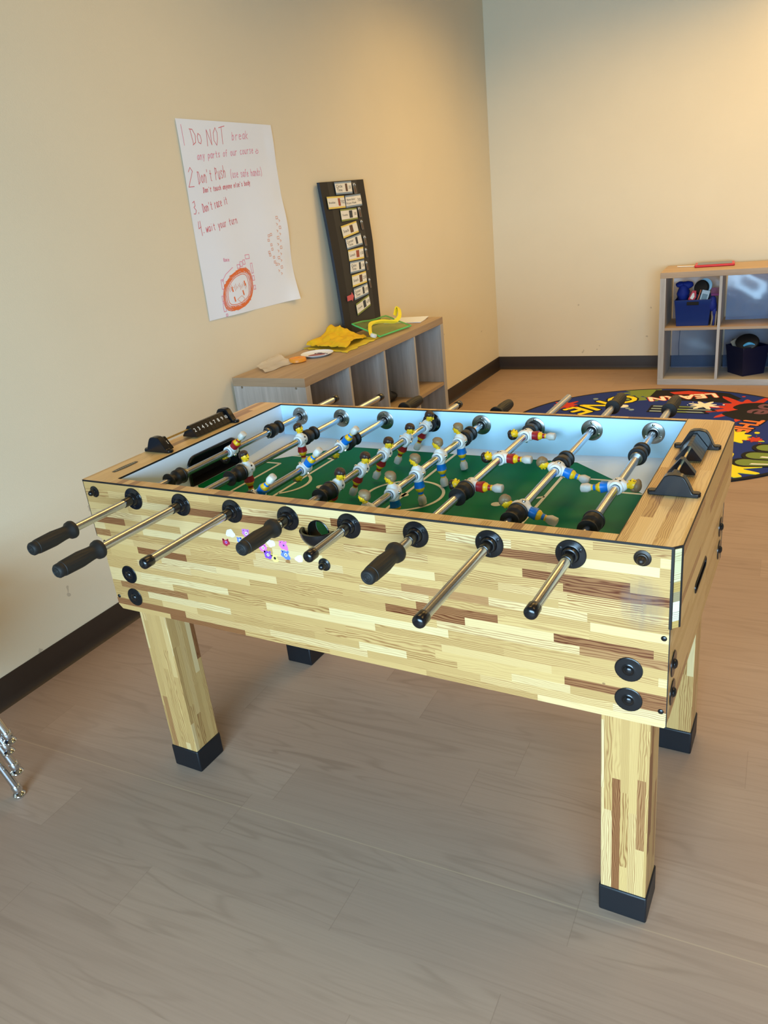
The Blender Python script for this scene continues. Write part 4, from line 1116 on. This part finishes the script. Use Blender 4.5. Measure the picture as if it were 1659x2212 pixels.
# bins: open-topped tapered tubs
def tub(name, label, mat, w0, d0, w1, d1, h, slot_w=None):
    t = thing(name, label, 'bin')
    th = .004; mb = MB()
    def ring(k, inset):
        w, d = w0+(w1-w0)*k-inset, d0+(d1-d0)*k-inset
        return [(-w/2, -d/2), (w/2, -d/2), (w/2, d/2), (-w/2, d/2)]
    lv = [0, .80, .82, 1.0]
    outer = [[(x, y, k*h) for x, y in ring(k+(0.0 if k < .81 else .06), 0)] for k in lv]
    inner = [[(x, y, max(th, k*h)) for x, y in ring(k+(0.0 if k < .81 else .06), 2*th)] for k in lv]
    for lvls, fl in ((outer, 0), (inner, 1)):
        o = len(mb.v)
        for r in lvls: mb.v += r
        for k in range(len(lv)-1):
            for i in range(4):
                j = (i+1) % 4; f = (o+k*4+i, o+k*4+j, o+(k+1)*4+j, o+(k+1)*4+i)
                mb.f.append(f[::-1] if fl else f); mb.m.append(0)
        f = (o, o+1, o+2, o+3); mb.f.append(f if fl else f[::-1]); mb.m.append(0)
    n4 = 4*len(lv); t_ = (len(lv)-1)*4
    for i in range(4):
        j = (i+1) % 4; mb.f.append((t_+i, t_+j, n4+t_+j, n4+t_+i)); mb.m.append(0)
    mb.build('tub', mat, t, bevel=.003)
    if slot_w:
        yy = -(d0+(d1-d0)*.97)/2-.0008
        MB().box(-slot_w/2, slot_w/2, yy-.0015, yy+.0035, h*.80, h*.93).build('handle_slot', M['dark'], t, bevel=.002)
    return t
b1 = tub('storage_bin', 'bright blue plastic bin full of toys in the upper left cube', M['bin_blue'], .215, .245, .245, .285, .185, .080); at2(b1, .218, .185, .4145)
# contents of the blue bin
mb = MB()
for (c, r) in (((0, 0, .05), (.042, .045, .065)), ((.02, .01, .105), (.045, .03, .028)), ((-.02, 0, .11), (.03, .03, .022))): mb.ball(c, *r, 16, 12)
mb.v = [(x+.010*noise.noise(Vector((x*30, y*30, z*30))), y, z+.008*noise.noise(Vector((x*40, y*20, z*30+3)))) for x, y, z in mb.v]
o = mb.build('drawstring_bag', M['bag_blue'], smooth=80); at2(o, .142, .140, .585); tag(o, 'dark blue drawstring bag standing in the left of the blue bin', 'bag')
# round black brush with a pale back
br = thing('round_brush', 'round black brush with pale blue back sticking out of the blue bin', 'brush'); at2(br, .268, .135, .668, radians(-8))
MB().lathe((0, 0, 0), (-.15, -1, .35), [(-.010, .040), (0, .050), (.018, .051), (.026, .044), (.028, .005)], 28).build('bristle_pad', M['rubber'], br)
MB().lathe((.012, .020, .010), (-.15, -1, .35), [(-.012, .036), (-.004, .052), (.004, .052), (.006, .046)], 28).build('back_plate', plain('pale_blue_plastic', (170, 210, 232), .3), br)
MB().tube([(.006, .012, -.035), (.0, .01, -.09), (-.01, .0, -.15)], .010, 10).build('brush_handle', M['rubber'], br)
mb = MB().prism([(-.022, -.030), (.014, -.036), (.026, -.004), (.012, .040), (-.012, .036)], XZ, 0, .006, 0)
mb.prism([(-.012, -.020), (.008, -.024), (.014, -.002), (.004, .022), (-.006, .020)], XZ, -.0006, 0, 1)
o = mb.build('red_tag', [M['red_pl'], M['c_white']], bevel=.001); at2(o, .212, .075, .622, 0); o.rotation_euler.y = .3; tag(o, 'red tag with pale lettering sticking up from the blue bin', 'tag')
mb = MB().cyl((0, 0, -.06), (.030, -.004, .045), .0042, 6); o = mb.build('pencil', M['pencil']); at2(o, .236, .078, .618); tag(o, 'orange-pink pencil leaning in the blue bin beside the red tag', 'pencil')
mb = MB().box(-.026, .026, 0, .010, -.05, .045, 0); mb.box(-.018, .018, -.0006, 0, -.02, .02, 1)
o = mb.build('paper_packet', [plain('pale_packet_paper', (176, 196, 210), .5, var=.2, scale=60), plain('packet_print', (104, 132, 150), .5)], bevel=.001); at2(o, .290, .080, .612, .1); o.rotation_euler.y = .25; tag(o, 'pale blue printed packet leaning in the blue bin below the brush', 'packet')
mb = MB(); mb.box(0, .062, 0, .016, 0, .014)
for k in range(8): mb.box(k*.008, k*.008+.0045, .002, .012, .014, .056)
o = mb.build('magenta_comb', M['pinkp']); at2(o, .326, .180, .602); tag(o, 'magenta toothed plastic piece behind the right rim of the blue bin', 'comb')
mb = MB(); mb.box(0, .040, 0, .012, 0, .010)
for k in range(3): mb.box(k*.014, k*.014+.005, .002, .010, .010, .032)
o = mb.build('magenta_clip', M['pinkp']); at2(o, .170, .200, .606); tag(o, 'small magenta clip between the drawstring bag and the red tag', 'clip')
mb = MB()
for (c, r) in (((0, 0, .0), (.030, .040, .055)), ((.012, 0, -.05), (.022, .03, .04))): mb.ball(c, *r, 14, 10)
mb.v = [(x+.008*noise.noise(Vector((x*40, y*30, z*30))), y, z) for x, y, z in mb.v]
mb.v = [(x, y, max(z, -.09)) for x, y, z in mb.v]
o = mb.build('blue_scarf', M['bag_blue'], smooth=80); at2(o, .346, .080, .562); tag(o, 'dark blue cloth spilling over the right side of the blue bin', 'cloth')
mb = MB(); 
for k in range(3): mb.tube([(.0+k*.014, 0, 0), (.006+k*.012, .004, .05), (.002+k*.014, 0, .10)], [.004, .007, .004], 8, k % 2)
o = mb.build('plastic_wand', [M['card_grey'], M['bag_blue']], smooth=60); at2(o, .344, .060, .4145); tag(o, 'grey and blue thin sticks standing right of the blue bin', 'sticks')
# navy bin in the second lower cube, turned corner-on
b2 = tub('storage_bin', 'dark navy plastic bin standing corner-on in a lower cube', M['bin_navy'], .172, .172, .205, .205, .205); at2(b2, .585, .195, .0445, radians(38))
mb = MB().lathe((0, 0, 0), (-.2, -1, .55), [(0, .062), (.006, .068), (.020, .068), (.026, .062)], 30)
mb.v = [(x*1.15, y, z*.85) for x, y, z in mb.v]
o = mb.build('black_disc', M['rubber'], smooth=50); at2(o, .588, .140, .275); tag(o, 'round black disc lying on top in the navy bin', 'disc')
mb = MB(); n = 16
pts = [(-.036+.072*i/n, 0, .012*sin(pi*i/n)+.008*(i/n)) for i in range(n+1)]
mb.tube(pts, [.004+.007*sin(pi*min(1, i/n*1.0+.08)) for i in range(n+1)], 10)
o = mb.build('toy_shell', M['skyb'], smooth=60); at2(o, .600, .055, .268); tag(o, 'sky blue curved plastic piece on the black disc', 'toy')
mb = MB().box(-.022, .022, 0, .004, -.05, .03); o = mb.build('cardboard_piece', M['card_grey']); at2(o, .505, .170, .262, .3); o.rotation_euler.y = -.5; tag(o, 'grey cardboard piece poking out of the navy bin', 'cardboard')
mb = MB().box(-.05, .05, 0, .010, -.012, .012); o = mb.build('tan_block', plain('tan_block_wood', (120, 104, 76), .6)); at2(o, .530, .250, .268, .1); tag(o, 'long tan block lying across the back of the navy bin', 'block')
# clear plastic hung behind the cubes
def pan(x0, x1, z0, z1, k):
    return patch(lambda u, v: Vector((x0+(x1-x0)*u, (.352+.010*wob(u, v, 2.2, k)+.006*sin(v*8+k)), z0+(z1-z0)*v)), 14, 14, 0)
def sheet(x0, x1, z0, z1, k, lab, yb=.345, mat='film_dim'):
    mb = MB(); nu = nv = 14
    for s in (0, .0008):
        o = len(mb.v)
        for b in range(nv+1):
            for a in range(nu+1):
                u, v = a/nu, b/nv; mb.v.append((x0+(x1-x0)*u, yb+.012*wob(u, v, 2.4, k)+.010*sin(v*5+u*3+k)*v+s, z0+(z1-z0)*v))
        for b in range(nv):
            for a in range(nu):
                f = (o+b*(nu+1)+a, o+b*(nu+1)+a+1, o+(b+1)*(nu+1)+a+1, o+(b+1)*(nu+1)+a); mb.f.append(f if s == 0 else f[::-1]); mb.m.append(0)
    ob = mb.build('plastic_sheet', M[mat], smooth=80); at2(ob, 0, 0, 0); tag(ob, lab, 'plastic sheet', 'clear plastic sheets in the far shelf')
sheet(.052, .380, .418, .750, 1, 'clear plastic sheet behind the blue bin in the upper left cube')
sheet(.425, .748, .418, .752, 2, 'large crinkled clear plastic sheet filling the upper second cube', .26, 'film')
sheet(.052, .382, .048, .388, 3, 'clear plastic sheet at the back of the empty lower left cube')
sheet(.420, .748, .048, .390, 4, 'clear plastic sheet behind the navy bin')
mb = MB().tube([(0, 0, .395), (-.008, .0, .30), (-.012, -.002, .20), (-.008, 0, .12)], .0022, 8)
o = mb.build('power_cord', M['rubber']); at2(o, .108, .420, 0); tag(o, 'thin black cord hanging behind the lower left cube', 'cord')

# ------------------------------------------------------------------ round graffiti rug
RC = Vector((.730, 3.564)); RRAD = .968
mb = MB(); mb.lathe((RC.x, RC.y, 0.0), (0, 0, 1), [(0, RRAD), (.007, RRAD), (.009, RRAD-.004)], 96, 1, True, False)
mb.prism(circle(RC.x, RC.y, RRAD-.004, 96), XY, .0085, .0090, 1)
mb.prism(circle(RC.x, RC.y, RRAD-.022, 96), XY, .0090, .0092, 0)
zc = [.0093]
def lay(poly, mat):
    if area2(poly) < 0: poly = poly[::-1]
    mb.prism(poly, XY, .0091, zc[0], mat); zc[0] += .00006
def clampd(poly):
    out = []
    for x, y in poly:
        d = Vector((x, y))-RC
        if d.length > RRAD-.024: d = d.normalized()*(RRAD-.024)
        out.append((RC.x+d.x, RC.y+d.y))
    return out
def splat(c, r, mat, seed, spikes=11, amp=.55, sy=1.0, rot=0.0):
    rnd = random.Random(seed); pts = []
    n = spikes*8; am = [rnd.uniform(.2, 1) for _ in range(spikes)]
    for i in range(n):
        t = 2*pi*i/n; k = i//8; f = (i % 8)/8
        b = max(0, sin(pi*f))**3*am[k]
        rr = r*(.62+amp*b); x, y = rr*cos(t), rr*sin(t)*sy
        pts.append((c[0]+x*cos(rot)-y*sin(rot), c[1]+x*sin(rot)+y*cos(rot)))
    lay(clampd(pts), mat)
    for _ in range(4):
        t = rnd.random()*2*pi; d = r*rnd.uniform(1.1, 1.45); p = (c[0]+d*cos(t), c[1]+d*sin(t)*sy)
        if (Vector(p)-RC).length < RRAD-.06: lay(circle(p[0], p[1], r*rnd.uniform(.04, .10), 14), mat)
def rtext(s, c, ang, size, mat, halo=None, hw=.014, sx=1.0):
    ca, sa = cos(ang), sin(ang)
    def mk(dx, dy, z):
        return lambda a, b: (c[0]+(a*sx+dx)*ca-(b+dy)*sa, c[1]+(a*sx+dx)*sa+(b+dy)*ca, z)
    if halo is not None:
        for dx, dy in [(hw*cos(t), hw*sin(t)) for t in [2*pi*i/8 for i in range(8)]]:
            zc[0] += .00003; mb.text(s, size, mk(dx, dy, zc[0]), halo)
    for dx, dy in ((0, 0), (.006, 0), (-.006, 0), (0, .006), (0, -.006)):
        zc[0] += .00003; mb.text(s, size, mk(dx, dy, zc[0]), mat)
# 0 navy 1 black 2 yellow 3 green 4 red 5 white 6 silver 7 mauve 8 orange
splat((.50, 4.40), .17, 3, 4, 12, .6)
lay(clampd([(.56, 4.47), (.80, 4.50), (1.05, 4.43), (1.14, 4.30), (1.08, 4.18), (.88, 4.20), (.66, 4.22), (.55, 4.30)]), 1)
lay(clampd([(.66, 4.42), (.78, 4.47), (.96, 4.43), (.90, 4.39), (.70, 4.37)]), 4)
lay(clampd([(.40, 4.30), (.52, 4.27), (.55, 4.20), (.46, 4.16), (.38, 4.20), (.42, 4.24)]), 3)
rtext('LEARN', (.765, 4.300), radians(-160), .150, 5, 4, .012)
rtext('ONE', (.275, 4.060), radians(-126), .265, 2, 1, .018)
splat((.03, 4.00), .10, 4, 8, 9, .7)
splat((1.20, 4.08), .23, 4, 15, 13, .8)
lay(blob(1.28, 4.10, .16, 24, .1, 3, .7), 1); lay(blob(1.22, 3.92, .15, 24, .15, 5, .8), 1)
rtext('be', (1.310, 4.050), radians(-112), .250, 7, None)
rtext('THE', (1.225, 3.690), radians(-106), .150, 8, 1, .014)
for k, (y, w) in enumerate(((4.045, .28), (3.985, .34), (3.925, .30))):
    x0, x1 = .62, .66+w
    lay([(x0-.015, y-.022), (x1+.03, y-.014), (x1, y+.030), (x0-.015, y+.026)], 1); lay([(x0, y-.012), (x1, y-.006), (x1-.02, y+.018), (x0, y+.016)], 6)
    lay([(x0+.14, y-.010), (x0+.24, y-.005), (x0+.22, y+.014), (x0+.14, y+.014)], 3)
splat((.93, 4.105), .085, 5, 21, 8, 1.1, .8)
for p, r in (((.43, 4.02), .034), ((.47, 3.97), .016), ((.50, 3.94), .018), ((.20, 4.18), .018)): lay(circle(*p, r, 18), 5 if r > .02 else 6)
splat((1.16, 3.46), .15, 2, 31, 10, .9); splat((1.17, 2.92), .19, 2, 33, 11, .9); splat((1.30, 3.42), .05, 4, 36, 8, .4)
def bubble(pts, rads):
    """fat rounded letter stroke: black rim, green body, white shine"""
    for grow, mat in ((.022, 1), (0, 3)):
        for k in range(len(pts)-1):
            a, b = Vector(pts[k]), Vector(pts[k+1]); d = (b-a).normalized(); n = Vector((-d.y, d.x)); ra, rb = rads[k]+grow, rads[k+1]+grow
            t0 = math.atan2(n.y, n.x)
            poly = [(a.x+ra*cos(t0+pi*i/9), a.y+ra*sin(t0+pi*i/9)) for i in range(10)]+[(b.x+rb*cos(t0+pi+pi*i/9), b.y+rb*sin(t0+pi+pi*i/9)) for i in range(10)]
            lay(clampd(poly), mat)
B = [((1.29, 3.02), (1.58, 3.00)), ((1.33, 3.14), (1.60, 3.12)), ((1.37, 3.28), (1.62, 3.26)), ((1.45, 3.44), (1.64, 3.42))]
for a, b in B: bubble([a, b], [.052, .058])
bubble([(1.58, 3.00), (1.60, 3.14), (1.62, 3.28), (1.63, 3.42)], [.05, .05, .05, .05])
for a, b in B: lay(clampd([(a[0]+.02, a[1]-.028), (b[0]-.02, b[1]-.028), (b[0]-.03, b[1]-.008), (a[0]+.03, a[1]-.010)]), 5)
for (c, r, m_, sd) in (((.30, 3.20), .26, 4, 41), ((.70, 3.45), .24, 3, 43), ((.55, 2.90), .20, 2, 45), ((1.0, 3.15), .14, 6, 47)): splat(c, r, m_, sd)
o = mb.build('round_rug', [M[k] for k in ('rug', 'rug_black', 'rug_yellow', 'rug_green', 'rug_red', 'rug_white', 'rug_silver', 'rug_mauve', 'rug_orange')], smooth=0)
tag(o, 'round navy rug with colourful graffiti lettering on the floor before the far shelf', 'rug')

# ------------------------------------------------------------------ stack of chrome-legged chairs at the left edge
def chair(label, dx, z):
    t = thing('stacking_chair', label, 'chair', (-.321+dx, -.256, z), 0, 'stacked chrome-legged chairs')
    ft = [(0, 0), (0, -.40), (-.385, 0), (-.385, -.40)]
    tops = [(-.105, -.05), (-.105, -.35), (-.285, -.05), (-.285, -.35)]
    for (fx, fy), (ux, uy) in zip(ft, tops):
        a = Vector((fx, fy, .024)); b = Vector((ux, uy, .40)); d = (b-a).normalized()
        mb = MB().tube([a, a.lerp(b, .5), b], .0115, 16)
        lg = mb.build('leg', M['chrome2'], t)
        mb = MB().lathe(tuple(a+d*.014), tuple(-d), [(0, .0132), (.002, .0140), (.018, .0140), (.020, .0128)], 18)
        mb.build('leg_ferrule', M['chrome2'], lg)
        mb = MB().lathe((fx, fy, 0), (0, 0, 1), [(0, .011), (.002, .0165), (.006, .0180), (.011, .0150), (.016, .007), (.026, .005)], 20)
        mb.build('glide', M['chrome2'], lg)
    mb = MB(); nu, nv = 12, 14
    def seat(u, v):
        # v 0 front .. 1 top of backrest
        x = .02-.36*min(1, v/.55)-.06*max(0, v-.55)/.45; zz = .40+.02*(1-min(1, v/.3))*0+.34*max(0, (v-.5)/.5)**1.3+.015*(2*u-1)**2
        return Vector((x, -.40+.40*u, zz))
    p = patch(seat, nu, nv, .006); p.build('seat_shell', M['seat_blue'], t, smooth=60)
    return t
chair('chrome-legged chair at the bottom of the stack, feet on the floor', 0, 0)
chair('chrome-legged chair second from the bottom of the stack at the left edge', .030, .092)
chair('chrome-legged chair third from the bottom of the stack at the left edge', .022, .160)
chair('chrome-legged chair on top of the stack at the left edge', .048, .205)

# ------------------------------------------------------------------ light
def area(name, loc, rot, sx, sy, power, col):
    l = bpy.data.lights.new(name, 'AREA'); l.shape = 'RECTANGLE'; l.size = sx; l.size_y = sy; l.energy = power; l.color = col
    o = bpy.data.objects.new(name, l); COL.objects.link(o); o.location = loc; o.rotation_euler = rot; return o
# sky light comes in slanting downwards
wc = P_D+bd*((W0+W1)/2)+nB*.30
wl = area('window_daylight', (wc.x, wc.y, (ZW0+ZW1)/2), (radians(70), 0, A_F), W1-W0-.1, ZW1-ZW0-.1, 222, (.47, .76, 1.0)); wl.data.spread = radians(125)
for x, y, p in ((2.0, 4.55, 34), (.55, 3.6, 32), (.40, 1.2, 13), (2.7, .9, 20)):
    lo = area('ceiling_lamp', (x, y, HC-.02), (0, 0, A_F), 1.2, 1.2, p, (1.0, .62, .20)); lo.data.spread = radians(150)
w = bpy.data.worlds.new('world'); SC.world = w; w.use_nodes = True
w.node_tree.nodes['Background'].inputs[0].default_value = (.75, .87, 1, 1); w.node_tree.nodes['Background'].inputs[1].default_value = 1.0

SC.view_settings.view_transform = 'Standard'; SC.view_settings.look = 'None'; SC.view_settings.gamma = 1.0
SC.view_settings.use_curve_mapping = False; SC.view_settings.exposure = 0.0
